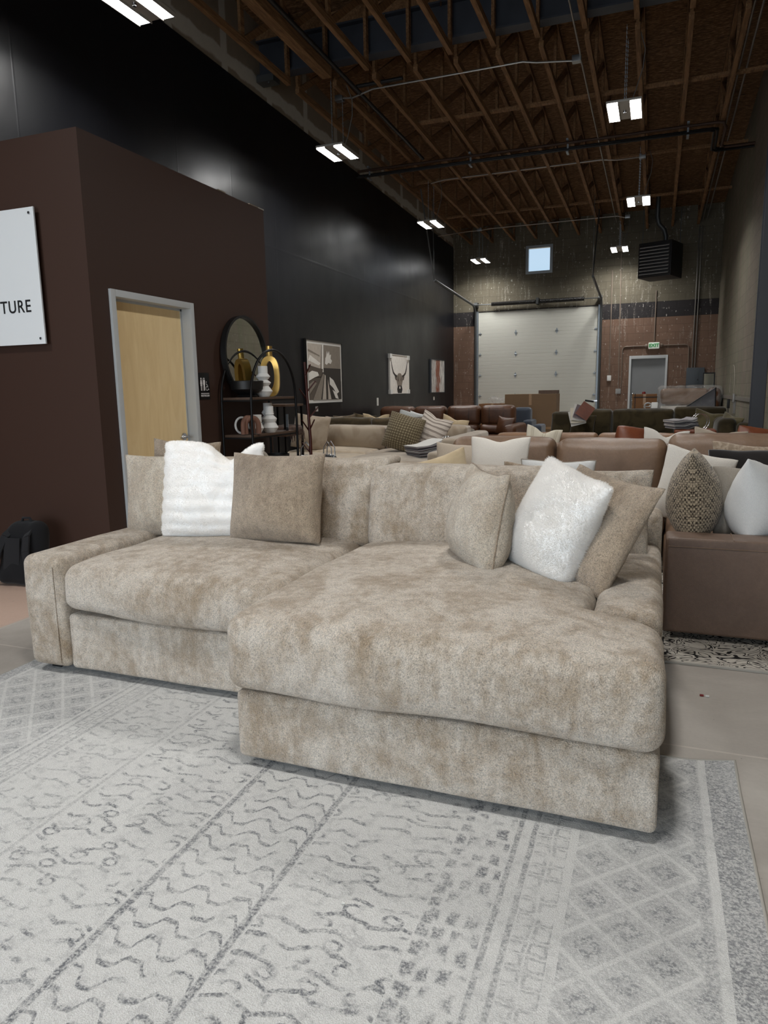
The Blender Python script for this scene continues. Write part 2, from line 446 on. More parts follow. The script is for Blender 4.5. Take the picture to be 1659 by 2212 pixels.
simple('cardboard', rgb(112, 88, 63), .8, vary=.12, vscale=3, bump=(20, .15, .004))
simple('cardboard_dark', rgb(112, 76, 44), .8, vary=.1, vscale=3)
simple('tape', rgb(150, 118, 84), .3)
simple('shelf_wood', rgb(84, 64, 50), .55, vary=.25, vscale=20)
simple('clay_brown', rgb(120, 84, 68), .7, vary=.1)
simple('mahogany', rgb(70, 26, 18), .35, vary=.2, vscale=20)
simple('mirror_glass', rgb(210, 214, 208), .02, 1.)
simple('sign_white', rgb(228, 232, 234), .5)
simple('ink_black', rgb(22, 22, 24), .6)
simple('restroom_black', rgb(16, 16, 17), .35)
simple('icon_white', rgb(232, 228, 226), .6)
simple('paper_tag', rgb(222, 220, 214), .7)
simple('exit_green', rgb(30, 130, 60), .5, Emission_Color=rgb(30, 150, 70), Emission_Strength=.12)
simple('exit_face', rgb(232, 236, 226), .5, Emission_Color=rgb(232, 240, 226), Emission_Strength=.06)
simple('bone', rgb(182, 172, 158), .7)
simple('red_plastic', rgb(120, 24, 22), .4)
simple('silver_bag', rgb(160, 162, 164), .3, .8, bump=(14, .6, .02))
for i, c in enumerate(((232, 228, 220), (190, 180, 168), (140, 130, 118), (92, 82, 72), (52, 46, 40), (30, 27, 25))): simple('tone_%s' % 'abcdef'[i], rgb(*c), .7, vary=.18, vscale=14)

g = G('frosted_wrap', rgb(225, 225, 222), .1, 0, .8, Alpha=.2); co = g.co(); g.bump(g.vor(g.map(co, (1, 1, 1)), 7.) + g.noise(co, 12, 3, .6, 1.2), 1., .06); MAT['wrap'] = g.mat
g = G('window_glass', (1, 1, 1, 1), .02, 0, .5, Transmission_Weight=1.); g.set('IOR', 1.05); MAT['glass'] = g.mat
g = G('led_panel', rgb(255, 252, 240)); g.emit(rgb(252, 252, 252), LED); MAT['led'] = g.mat

# --- building surfaces
g = G('concrete', rgb(150, 145, 138), .45, 0, .4); co = g.co(); x, y, z = g.sep(co)
c = g.mix(g.noise(co, 1.1, 5, .6, .6).sm(.35, .68), rgb(164, 157, 149), rgb(186, 180, 172))
warm = (0. - x - 3.70 + (g.noise(co, 2, 3) - .5) * .05).sm(0., .03)
c = g.mix(warm * .75, c, rgb(212, 178, 158))
c = g.mix(g.noise(co, 5, 4, .65).sm(.62, .74) * .35, c, rgb(98, 92, 86))
c = g.mix(g.noise(co, 34, 2).sm(.73, .78) * .5, c, rgb(70, 66, 62))
for a, k in ((y, 2.81), (x, -3.70)):
    jl = 1 - ((a + (g.noise(co, 6, 1) - .5) * .006 - k).abs()).sm(.003, .008)
    c = g.mix(jl * .55, c, rgb(205, 198, 188))
g.set('Base Color', g.hsv(c, g.noise(co, 60, 3) * .14 + .93)); g.set('Roughness', g.noise(co, 3, 4) * .25 + .33)
g.bump(g.noise(co, 40, 4), .12, .004); MAT['concrete'] = g.mat

g = G('black_wall_paint', rgb(17, 18, 22), .33, 0, .48); co = g.co(); x, y, z = g.sep(co)
seam = (1 - ((y / 1.22).frac() - .5).abs().sm(.003, .012)).max(1 - ((z - 3.66).abs()).sm(.004, .03))
g.set('Roughness', g.noise(co, .8, 3, .5) * .26 + .24)
g.bump(g.noise(co, .9, 2, .5, .3) * 2.4 + seam * .12 + g.noise(co, 60, 2) * .03, .22, .03); MAT['black_wall'] = g.mat

g = G('brown_wall_paint', rgb(60, 40, 31), .55, 0, .4); co = g.co()
g.bump(g.noise(co, 120, 2), .08, .002); MAT['brown_wall'] = g.mat

g = G('raw_drywall', rgb(128, 118, 104), .85); co = g.co(); x, y, z = g.sep(co)
s1 = 1 - ((y / 1.22 + (g.noise(co, 4, 3) - .5) * .05).frac() - .5).abs().sm(.05, .075)
s2 = 1 - (z - 5.95 + (y - 10) * .0236 + (g.noise(co, 3, 3) - .5) * .16).abs().sm(.07, .11)
g.set('Base Color', g.hsv(g.mix(s1.max(s2), rgb(122, 111, 96), rgb(168, 164, 154)), g.noise(co, 8, 3) * .2 + .9)); MAT['drywall'] = g.mat

def cmu(name, horiz, cols, streak):
    g = G(name, (.5, .5, .5, 1), .8, 0, .3); co = g.co(); x, y, z = g.sep(co)
    u = x if horiz == 'x' else y
    vec = g.comb(u, z, 0.)
    _, mort = g.brick(vec, .406, .2032, .005)
    cell, _ = g.brick(vec, .406, .2032, .005, (.42, .42, .42, 1), (.58, .58, .58, 1), (.5, .5, .5, 1))
    c = cols(g, co, x, y, z)
    cs = g.sep(cell)[0]
    c = g.hsv(c, cs * .55 + g.noise(co, 3, 4) * .3 + .55)
    dr = (g.noise(g.map(co, (7, 7, .7)), 2.2, 4, .65, .3) * .7 + g.noise(co, 30, 3, .7) * .3).sm(.55, .68)
    c = g.mix(dr * streak, c, rgb(200, 192, 182))
    sp = g.noise(g.map(co, (1, 1, .6)), 17, 2).sm(.66, .70)
    c = g.mix(sp * streak, c, rgb(225, 220, 212))
    c = g.mix(mort * .55, c, g.hsv(c, .5))
    g.set('Base Color', c); g.bump((1 - mort) * 1.2 + g.noise(co, 80, 3) * .25, .5, .012); MAT[name] = g.mat
def rear_cols(g, co, x, y, z):
    c = g.mix((z - 3.455).sm(-.004, .004), rgb(116, 92, 77), rgb(98, 92, 78))
    st = ((z - 3.455).abs()).sm(.2, .208)
    return g.mix(st, rgb(44, 41, 42), c)
cmu('cmu_rear', 'x', rear_cols, .42)
cmu('cmu_right', 'y', lambda g, co, x, y, z: g.mix(g.noise(g.map(co, (1, 1, .12)), 2.4, 3).sm(.4, .6), rgb(122, 112, 100), rgb(116, 112, 96)), .12)

g = G('osb_deck', rgb(120, 86, 54), .85, 0, .2); co = g.co(); x, y, z = g.sep(co)
fl = g.noise(g.map(co, (3.2, 14, 1)), 2.6, 4, .7, .6); fl2 = g.noise(g.map(co, (5, 22, 1), (3, 1, 0)), 3., 2, .6, .4)
c = g.ramp(fl * .6 + fl2 * .4, (.32, rgb(40, 28, 18)), (.5, rgb(100, 74, 50)), (.64, rgb(150, 118, 88)))
jn = 1 - ((y / 1.22).frac() - .5).abs().sm(.002, .006)
g.set('Base Color', g.mix(jn * .7, c, rgb(40, 24, 14))); g.bump(fl, .3, .006); MAT['osb'] = g.mat

g = G('lumber', rgb(146, 100, 58), .7, 0, .3); co = g.co()
gr = g.noise(g.map(co, (12, .9, 12)), 3, 4, .6, .8)
g.set('Base Color', g.ramp(gr, (.3, rgb(90, 64, 42)), (.55, rgb(126, 94, 63)), (.75, rgb(146, 114, 80)))); MAT['lumber'] = g.mat

g = G('maple', rgb(196, 158, 104), .42, 0, .4); co = g.co()
n1 = g.noise(g.map(co, (2.4, 2.4, .45)), 3, 4, .6, 1.6)
g.set('Base Color', g.ramp(n1, (.25, rgb(232, 202, 150)), (.52, rgb(240, 212, 161)), (.75, rgb(246, 220, 172)))); MAT['maple'] = g.mat

g = G('garage_panel', rgb(205, 202, 190), .5, 0, .4); co = g.co(); x, y, z = g.sep(co)
rib = (((z / .1).frac() - .5).abs() * 2).sm(.86, 1.)
g.bump(1 - rib, .35, .006); g.set('Base Color', g.mix(rib * .25, rgb(190, 190, 181), rgb(140, 139, 132))); MAT['garage'] = g.mat

# --- rugs
g = G('faded_rug', rgb(190, 190, 188), .95, 0, .1, Sheen_Weight=.15); co = g.co(); x, y, z = g.sep(co)
wob = (g.noise(co, 11, 3, .6) - .5) * .05
wob2 = (g.noise(g.map(co, loc=(4, 2, 1)), 11, 3, .6) - .5) * .045
wx = x - 1.36 + wob * .12; zx = x - 1.36 + wob * .55; yy = y + wob2
def ln(a, c0, w): return 1 - (a - c0).abs().sm(w * .45, w)
def band(a, lo, hi): return (a > lo) * (a < hi)
gate = g.noise(co, 15, 2, .6).sm(.36, .5)
dark = ln(wx, -1.303, .016).max(ln(wx, -.958, .015)).max(ln(wx, -1.824, .010) * .45).max(ln(wx, -2.175, .012) * .55)
dark = dark.max(ln(wx, -.298, .011) * .85).max(ln(wx, -.345, .011) * .85).max(ln(wx, -2.27, .010) * .6).max(ln(wx, -2.31, .010) * .6)
row = (yy + (zx / .135).tri().sm(-.5, .5) * .04) / .068
zig = (1 - ((row.frac() - .5).abs() * .068).sm(.005, .0105)) * band(wx, -1.29, -.97) * (gate * .9 + .1)
r0 = (yy / .066).floor(); st = (r0 * .5).frac()
rx = ((zx / .118 + st).frac() - .5) * .118; ry = ((yy / .066).frac() - .5) * .066
rr = (rx * rx + ry * ry * 2.2).sqrt()
ring = 1 - (rr - .024).abs().sm(.004, .010)
dash = 1 - (((yy + (zx / .16).tri() * .012) / .066 + .5).frac() - .5).abs().sm(.07, .15)
motif = (ring * (g.noise(co, 8.5, 2).sm(.47, .56))).max(dash * g.noise(g.map(co, loc=(7, 1, 0)), 10, 2).sm(.40, .5) * .95)
motif = motif * (band(wx, -.94, -.53).max(band(wx, -1.80, -1.325)).max(band(wx, -2.15, -1.845) * .7)) * (gate * .75 + .25)
cb = ((zx / .052 + st).frac() - .5).abs().max(((yy / .066).frac() - .5).abs() * .8)
blob = (1 - cb.sm(.2, .36)) * g.noise(co, 12, 2).sm(.4, .55) * band(wx, -.525, -.36)
blob = blob.max((1 - ((yy / .058).frac() - .5).abs().sm(.2, .38)) * ln(wx, -.507, .02))
bl2 = ((zx / .06).frac() - .5).abs().max(((yy / .05).frac() - .5).abs())
blk = (1 - (bl2 - .36).abs().sm(.05, .12)) * band(wx, -.285, -.19) * .6 * gate
blk = blk.max((1 - (bl2 - .36).abs().sm(.05, .12)) * band(wx, -2.26, -2.19) * .5)
p1 = ((x + y) / .18).frac(); p2 = ((x - y) / .18 + 20.).frac()
lat = (1 - (p1 - .5).abs().sm(.03, .075)).max(1 - (p2 - .5).abs().sm(.03, .075))
inn = (((p1 + .5).frac() - .5).abs()).max(((p2 + .5).frac() - .5).abs())
latb = ((1 - lat) * (1 - (inn - .16).abs().sm(.04, .1) * .5) * .8) * band(wx, -.165, .195).max(band(wx, -2.95, -2.33))
bord = ((wx > .228) * .85).max((wx < -2.97) * .8)
lnw = ln(wx, -.18, .03)
m = (dark * (g.noise(co, 20, 2).sm(.3, .45) * .6 + .4)).max(zig).max(motif).max(blob).max(blk).max(latb).max(bord).max(ln(wx, .185, .022) * .6)
fade = g.noise(co, 2.2, 3, .6).sm(.2, .62) * .45 + .55
spk = (g.noise(co, 140, 2, .7) * .6 + g.noise(g.map(co, (1, 1.6, 1)), 60, 2, .6) * .4).sm(.38, .62)
f = m * fade * (1 - spk * .82)
gen = g.noise(co, 26, 3, .7).sm(.48, .7) * .22
c = g.mix((f + gen * (1 - m)).clamp(), rgb(208, 207, 204), rgb(104, 106, 110))
grain = g.noise(co, 300, 2, .7)
g.set('Base Color', g.hsv(c, grain * .8 + .62)); g.bump(grain + g.vor(co, 240.) * .5, .7, .004); MAT['rug'] = g.mat
simple('rug_binding', rgb(168, 164, 156), .9)

g = G('maze_rug', rgb(190, 186, 178), .95, 0, .1); co = g.co()
f = (g.noise(co, 6.5, 1, .4, 2.2) * 7.).frac()
g.set('Base Color', g.mix((f - .5).abs().sm(.12, .2), rgb(40, 38, 38), rgb(188, 182, 172))); g.bump(g.noise(co, 200, 2), .5, .003); MAT['maze_rug'] = g.mat
# ------------------------------------------------------------------ the setting
XL, XR, YR, YF = -5.75, 1.43, 21.0, -5.0
XB, YB0, YB1, ZB = -3.87, 4.196, 6.74, 3.255
def zc(y): return 5.80 - .0236 * (y - 9.97)          # underside of the truss bottom chords
def zdeck(y): return 6.03 + .07 * (21 - y)
def struct(b, name, mat, **k): return tag(b.done(name, mat, **k), kind='structure')
struct(B().bx(XL - .2, XR + .2, YF - .2, YR + .2, -.15, 0), 'floor', 'concrete')
struct(B().poly([(YF, zdeck(YF)), (YR + .2, zdeck(YR + .2)), (YR + .2, zdeck(YR + .2) + .1), (YF, zdeck(YF) + .1)], XR - XL + .4, 'x', XL - .2), 'ceiling', 'osb')
struct(B().poly([(YF, 0), (YR, 0), (YR, zc(YR) - .02), (YF, zc(YF) - .02)], .2, 'x', XL - .2), 'wall_left', 'black_wall')
struct(B().poly([(YF, zc(YF) - .02), (YR, zc(YR) - .02), (YR, zdeck(YR)), (YF, zdeck(YF))], .19, 'x', XL - .2), 'wall_left_upper', 'drywall')
struct(B().poly([(YF, 0), (YR, 0), (YR, zdeck(YR)), (YF, zdeck(YF))], .2, 'x', XR), 'wall_right', 'cmu_right')
# rear wall with openings (garage door, exit door, clerestory window)
GX0, GX1, GZ = -5.03, -1.55, 3.64
EX0, EX1, EZ = -.74, .25, 2.245
WX0, WX1, WZ0, WZ1 = -3.60, -2.91, 4.64, 5.35
b = B(); top = zdeck(YR) + .02
for x0, x1, z0, z1 in ((XL - .2, GX0, 0, GZ), (GX1, EX0, 0, GZ), (EX1, XR + .2, 0, GZ), (EX0, EX1, EZ, GZ), (XL - .2, XR + .2, GZ, WZ0), (XL - .2, WX0, WZ0, WZ1), (WX1, XR + .2, WZ0, WZ1), (XL - .2, XR + .2, WZ1, top)):
    b.bx(x0, x1, YR, YR + .2, z0, z1)
struct(b, 'wall_rear', 'cmu_rear')
# storefront wall behind the camera: glazed opening
b = B()
for x0, x1, z0, z1 in ((XL - .2, XL + .35, 0, 8), (XR - .3, XR + .2, 0, 8), (XL + .35, XR - .3, 3.4, 8), (XL + .35, XR - .3, 0, .12)): b.bx(x0, x1, YF - .2, YF, z0, z1)
struct(b, 'wall_front', 'brown_wall')
b = B()
for i in range(6):
    x = XL + .35 + i * (XR - XL - .65) / 5; b.bx(x - .03, x + .03, YF - .12, YF - .04, .12, 3.4)
for z in (.15, 2.3, 3.37): b.bx(XL + .35, XR - .3, YF - .115, YF - .045, z - .03, z + .03)
struct(b, 'window_2', 'black_metal')
# brown restroom box, door opening in its side
DY0, DY1, DZ = 4.385, 5.415, 2.19           # outer edges of the steel frame
b = B()
b.bx(XL, XB, YB0, YB0 + .12, 0, ZB)
b.bx(XB - .12, XB, YB0 + .12, DY0 + .05, 0, ZB); b.bx(XB - .12, XB, DY1 - .05, YB1, 0, ZB); b.bx(XB - .12, XB, DY0 + .05, DY1 - .05, DZ - .05, ZB)
b.bx(XL, XB - .12, YB1 - .12, YB1, 0, ZB); b.bx(XL, XB - .12, YB0 + .12, YB1 - .12, ZB - .12, ZB - .02)
struct(b, 'wall_partition', 'brown_wall', smooth=None)
# ragged unfinished plaster edge along the top of the box
b = B(); random.seed(3)
y = YB0 + .05
while y < YB1 - .1:
    L = random.uniform(.04, .3)
    if random.random() < .45: b.bx(XB - .1, XB + .003, y, y + L, ZB, ZB + random.uniform(.003, .012))
    y += L + random.uniform(.02, .15)
struct(b, 'trim_1', 'drywall')

# restroom door
d1 = tag(thing('door_1', 'blond maple door in a grey steel frame in the brown wall', 'door', (XB, (DY0 + DY1) / 2, 0)), kind='structure')
b = B(); F = .052
b.bx(XB - .14, XB + .022, DY0, DY0 + F, 0, DZ, .004).bx(XB - .14, XB + .022, DY1 - F, DY1, 0, DZ, .004).bx(XB - .14, XB + .022, DY0 + F, DY1 - F, DZ - F, DZ, .004)
b.bx(XB - .135, XB - .075, DY0 + F, DY0 + F + .018, 0, DZ - F).bx(XB - .135, XB - .075, DY1 - F - .018, DY1 - F, 0, DZ - F).bx(XB - .135, XB - .075, DY0 + F, DY1 - F, DZ - F - .018, DZ - F)
tag(b.done('door_frame', 'frame_grey', d1, 40, 'world'), 'grey painted steel frame')
tag(B().bx(XB - .125, XB - .08, DY0 + F + .003, DY1 - F - .003, .01, DZ - F - .004).done('door_leaf', 'maple', d1, None, 'world'), 'blond maple veneer leaf')
hy, hz = DY1 - F - .075, 1.025; hx = XB - .08
h = tag(B().lathe([(0, 0), (.034, 0), (.034, .008), (.03, .013), (0, .013)], (0, 0, 0), 24).done('door_handle', 'chrome', d1, 40), 'satin chrome lever handle')
h.location = (hx - XB, hy - d1.location.y, hz); h.rotation_euler = (0, pi / 2, 0)
hl = B().tube([(0, 0, .01), (0, 0, .05), (0, -.012, .058), (0, -.06, .058), (.004, -.115, .056)], [.011, .011, .011, .009, .008], 12).done('lever', 'chrome', h, 60)

# exit door
d2 = tag(thing('door_2', 'grey steel exit door beneath the exit sign', 'door', ((EX0 + EX1) / 2, YR, 0)), kind='structure')
b = B(); F = .055
b.bx(EX0, EX0 + F, YR - .02, YR + .14, 0, EZ, .004).bx(EX1 - F, EX1, YR - .02, YR + .14, 0, EZ, .004).bx(EX0 + F, EX1 - F, YR - .02, YR + .14, EZ - F - .03, EZ, .004)
b.done('door_frame', 'frame_grey', d2, 40, 'world')
b = B().bx(EX0 + F, EX1 - F, YR + .07, YR + .115, .01, EZ - F - .03); b.done('door_leaf', 'door_grey', d2, None, 'world')
for z in (1.02, 1.2):
    k = B().lathe([(0, 0), (.034, 0), (.034, .01), (.014, .014), (.014, .03), (.03, .036), (.034, .052), (.026, .066), (0, .07)] if z < 1.1 else [(0, 0), (.034, 0), (.034, .012), (.022, .022), (0, .024)], (0, 0, 0), 20).done('door_knob' if z < 1.1 else 'deadbolt', 'chrome', d2, 40)
    k.rotation_euler = (pi / 2, 0, 0); k.location = (EX0 + F + .07 - d2.location.x, .07, z)

# sectional garage door
d3 = tag(thing('door_3', 'pale sectional overhead garage door in the rear block wall', 'garage door', ((GX0 + GX1) / 2, YR, 0)), kind='structure')
ph = (GZ - .02) / 6
pan = None
for i in range(6):
    p = B().bx(GX0 + .04, GX1 - .04, YR - .03, YR + .03, i * ph + .0004, (i + 1) * ph - .0004).done('door_panel', 'garage', d3, None, 'world')
def hinge(x, z, edge=False):
    b = B(); s = .8 if not edge else .5
    b.poly([(x, z + .11 * s), (x - .025 * s, z + .05 * s), (x - .04 * s, z + .02 * s), (x + .04 * s, z + .02 * s), (x + .025 * s, z + .05 * s)], -.006, 'y', YR - .031)
    b.poly([(x, z - .11 * s), (x - .025 * s, z - .05 * s), (x - .04 * s, z - .02 * s), (x + .04 * s, z - .02 * s), (x + .025 * s, z - .05 * s)], -.006, 'y', YR - .031)
    b.cyl((x - .04, YR - .04, z), (x + .04, YR - .04, z), .012, 10)
    return b.done('hinge', 'galvanised', d3, 40, 'world')
for i in range(1, 6):
    for x in (-3.88, -2.72): hinge(x, i * ph)
    for x in (GX0 + .1, GX1 - .1): hinge(x, i * ph, True)
for sx, x in ((1, GX0), (-1, GX1)):
    b = B().bx(x - .02, x + .05, YR - .07, YR, .02, GZ + .02) if sx > 0 else B().bx(x - .05, x + .02, YR - .07, YR, .02, GZ + .02)
    b.done('track', 'galvanised', d3, None, 'world')
    xx = x - .03 * sx
    pts = [(xx, YR - .09, .05), (xx, YR - .09, GZ - .25)] + [(xx, YR - .09 - .3 * (1 - cos(a)), GZ - .25 + .42 * sin(a)) for a in [pi / 2 * k / 6 for k in range(1, 7)]] + [(xx, 16.75 if sx > 0 else 17.9, 3.99)]
    B().tube(pts, .032, 8).done('track_rail', 'track_dark', d3, 50, 'world')
    ye = 16.75 if sx > 0 else 17.9
    B().bar((xx, ye, 3.98), (xx, ye - .1, zc(ye) + .15), .035, .006).bar((xx, ye, 3.98), (xx, ye - 1.0 if sx > 0 else ye + 1.3, zc(ye) + .15), .03, .006).done('hanger_strap', 'track_dark', d3, None, 'world')
    B().cyl((x - .05, YR - .17, 3.83), (x + .05, YR - .17, 3.83), .06, 16).bx(x - .04, x + .04, YR - .2, YR - .001, 3.77, 3.9).done('cable_drum', 'track_dark', d3, 40, 'world')
B().cyl((GX0 - .03, YR - .17, 3.83), (GX1 + .03, YR - .17, 3.83), .014, 8).done('torsion_shaft', 'track_dark', d3, 40, 'world')
for x0, x1 in ((-4.57, -3.31), (-3.2, -1.98)):
    n = int((x1 - x0) / .035)
    B().lathe([(.05 + .009 * (k % 2), k * (x1 - x0) / (2 * n)) for k in range(2 * n + 1)], (0, 0, 0), 14).done('torsion_spring', 'pipe_black', d3, 30).matrix_local = Matrix.Translation((x0 - d3.location.x, -.17, 3.83)) @ Matrix.Rotation(pi / 2, 4, 'Y')
B().bx(-3.29, -3.22, YR - .24, YR - .001, 3.76, 3.93).done('spring_bracket', 'track_dark', d3, None, 'world')
B().bx(GX1 - .2, GX1 + .02, YR - .1, YR - .07, 1.02, 1.05).cyl((GX1 - .02, YR - .13, 1.035), (GX1 - .02, YR - .07, 1.035), .02, 10).done('slide_lock', 'chrome', d3, 40, 'world')
# window
w = tag(thing('window_1', 'small square clerestory window high in the rear wall', 'window', ((WX0 + WX1) / 2, YR, WZ0)), kind='structure')
b = B(); e = .045
b.bx(WX0 - .03, WX0 + e, YR - .02, YR + .1, WZ0 - .03, WZ1 + .03).bx(WX1 - e, WX1 + .03, YR - .02, YR + .1, WZ0 - .03, WZ1 + .03).bx(WX0 + e, WX1 - e, YR - .02, YR + .1, WZ0 - .03, WZ0 + e).bx(WX0 + e, WX1 - e, YR - .02, YR + .1, WZ1 - e, WZ1 + .03)
b.done('window_frame', 'steel', w, None, 'world')
B().bx(WX0 + e, WX1 - e, YR + .05, YR + .056, WZ0 + e, WZ1 - e).done('pane', 'glass', w, None, 'world')
# ------------------------------------------------------------------ roof structure
TX = [-5.19, -4.58, -3.96, -3.34, -2.76, -2.18, -1.61, -1.03, -.42, .2, .82]
def truss(x, ya, yb, nseg, name, label, group, w=.062, big=False):
    t = thing(name, label, 'roof truss', (x, ya, zc(ya)), 0, group)
    hb = .2 if big else .085
    B().bar((x, ya, zc(ya) + hb / 2), (x, yb, zc(yb) + hb / 2), .15 if big else w, hb).done('bottom_chord', 'lumber', t, None, 'world')
    B().bar((x, ya, zdeck(ya) - .05), (x, yb, zdeck(yb) - .05), w, .085).done('top_chord', 'lumber', t, None, 'world')
    st = (yb - ya) / nseg
    for i in range(nseg + 1):
        y = min(max(ya + i * st, ya + .03), yb - .03)
        B().bar((x, y, zc(y) + .06), (x, y, zdeck(y) - .06), .04, .085, (0, 1, 0)).done('web_post', 'lumber', t, None, 'world')
        if i < nseg:
            y2 = ya + (i + 1) * st - .05
            B().bar((x, y + .05, zc(y) + .07), (x, y2, zdeck(y2) - .08), .04, .085).done('web_diagonal', 'lumber', t, None, 'world')
    return t
for i, x in enumerate(TX):
    truss(x, 10.2, 20.97, 8, 'roof_truss', 'open-web timber roof truss beyond the dark steel beam, %s from the black wall' % ordinal(i), 'far roof trusses')
    truss(x, 2.4, 9.94, 6, 'roof_truss', ('doubled heavy timber truss ending at the dark steel beam' if i == 1 else 'open-web timber truss before the dark steel beam, %s from the black wall' % ordinal(i)), 'near roof trusses', big=(i == 1))
# steel beam with wooden nailer
t = thing('steel_beam', 'dark blue-grey steel beam crossing the roof under a timber plate', 'beam', (-2.16, 10.07, 6.02))
B().bx(XL + .02, XR, 9.97, 10.17, 6.02, 6.045).bx(XL + .02, XR, 9.97, 10.17, 6.475, 6.5).bx(XL + .02, XR, 10.06, 10.08, 6.045, 6.475).done('flanged_beam', 'beam_blue', t, None, 'world')
B().bx(XL + .02, XR, 9.98, 10.16, 6.5, 6.66).done('nailer', 'lumber', t, None, 'world')
b = B()
for k in range(9): b.cyl((-5.3 + k * .8, 9.965, 6.48), (-5.3 + k * .8, 9.965, 6.42), .012, 6)
b.done('bolt', 'chrome', t, 40, 'world')
B().bx(XL + .02, XL + .3, 9.95, 10.15, 5.93, 6.02).cyl((XL + .2, 9.99, 5.9), (XL + .2, 9.99, 6.03), .02, 8).done('bearing_bracket', 'track_dark', t, None, 'world')
# lateral bracing
for k, (y, x0, x1) in enumerate(((12.25, -4.0, 1.28), (15.3, -5.0, 1.36), (18.25, -5.2, 1.36))):
    z = zc(y) + .11
    tag(B().bar((x0, y, z), (x1, y, z + .01), .04, .09, (0, 1, 0)).done('timber_brace', 'lumber', None, None), ['timber brace across the trusses nearest the dark steel beam', 'timber brace across the trusses just behind the black pipe run', 'timber brace across the trusses nearest the rear block wall'][k], 'brace', 'lateral truss braces')
# pipe run
t = thing('pipe_run', 'bundle of dark pipes hung under the trusses across the room', 'pipe', (-2.3, 13.7, 5.6))
zp = 5.6
for k, (dy, dz, r, m, x1) in enumerate(((0, .08, .026, 'pipe_rust', .74), (.03, 0, .024, 'pipe_black', .68), (-.06, -.05, .02, 'pipe_black', .62))):
    pts = [(XL + .05, 13.7 + dy, zp + dz), (x1, 13.7 + dy, zp + dz)]
    if k == 0: pts += [(x1 + .1, 13.7, zp + .07), (x1 + .14, 13.75, zp), (x1 + .14, 14.6, zp - .02), (x1 + .2, 14.7, zp - .03), (XR - .01, 14.7, zp - .03)]
    else: pts += [(x1 + .08, 13.75 + dy, zp + dz), (x1 + .1, 14.7 + dy, zp - .02 + dz), (x1 + .18, 14.8 + dy, zp - .02 + dz), (XR - .01, 14.8 + dy, zp - .02 + dz)]
    B().tube(pts, r, 8).done('pipe', m, t, 50, 'world')
for x in (-5.45, -3.42, -1.66, .3):
    B().bx(x - .02, x + .02, 13.6, 13.8, zp + .1, zp + .13).bx(x - .015, x + .015, 13.69, 13.71, zp - .08, zc(13.7) + .02).bx(x - .02, x + .02, 13.6, 13.78, zp - .1, zp - .08).done('pipe_hanger', 'galvanised', t, None, 'world')
# black gas pipe running along the roof, with stub
t = thing('gas_pipe', 'thin black pipe running lengthwise under the near trusses', 'pipe', (-4.3, 8, 5.86))
B().tube([(-4.32, 4, 5.9), (-4.32, 13.6, 5.72)], .03, 8).done('pipe', 'pipe_black', t, 50, 'world')
B().tube([(-4.32, 10.4, 5.82), (-3.6, 10.4, 5.82)], .028, 8).done('branch', 'pipe_black', t, 50, 'world')
# electrical conduits between lamps
def conduit(pts, label, r=.013, box=None):
    t = thing('conduit', label, 'conduit', pts[0], 0, 'ceiling conduits')
    B().tube(pts, r, 6).done('tube', 'conduit', t, 60, 'world')
    for c in box or []: B().bx(c[0] - .06, c[0] + .06, c[1] - .05, c[1] + .05, c[2] - .04, c[2] + .04, .006).done('junction_box', 'steel', t, 40, 'world')
conduit([(-4.62, 10.55, 5.76), (-4.45, 10.55, 5.74), (-4.1, 10.5, 5.79), (-1.9, 10.5, 5.79), (-1.72, 10.55, 5.77), (-1.25, 10.62, 5.74)], 'thin metal conduit crossing the trusses just beyond the dark steel beam', box=[(-4.66, 10.55, 5.76), (-1.2, 10.64, 5.76)])
conduit([(-4.6, 15.0, 5.66), (-4.3, 15.0, 5.70), (-1.2, 15.0, 5.70), (-.9, 15.0, 5.66), (-.5, 15.0, 5.66)], 'thin metal conduit crossing the trusses above the second row of lamps', box=[(-.44, 15.0, 5.67)])
conduit([(XL + .06, 19.2, 5.5), (-4.9, 19.2, 5.54), (-4.5, 19.2, 5.54), (-4.3, 19.2, 5.56), (-1.1, 19.2, 5.56), (-.9, 19.2, 5.5)], 'thin metal conduit crossing the trusses close to the rear block wall', box=[(-4.55, 19.2, 5.56), (-.85, 19.2, 5.52)])
tag(B().tube([(-1.15, 6, 5.93), (-1.15, 10.5, 5.80)] + [(-1.15 + .001 * k, 10.7 + 1.02 * k, 5.76 - .024 * k) for k in range(10)], .012, 6).done('conduit', 'conduit', None, 60), 'metal conduit running lengthwise along the truss above the right row of lamps', 'conduit', 'ceiling conduits')
tag(B().tube([(.92, 9, 6.1), (.92, 20.9, 5.6)], .014, 6).tube([(1.02, 9, 6.1), (1.02, 20.9, 5.6)], .014, 6).done('conduit_pair', 'conduit', None, 60), 'pair of slim conduits running along the roof by the right block wall', 'conduit')

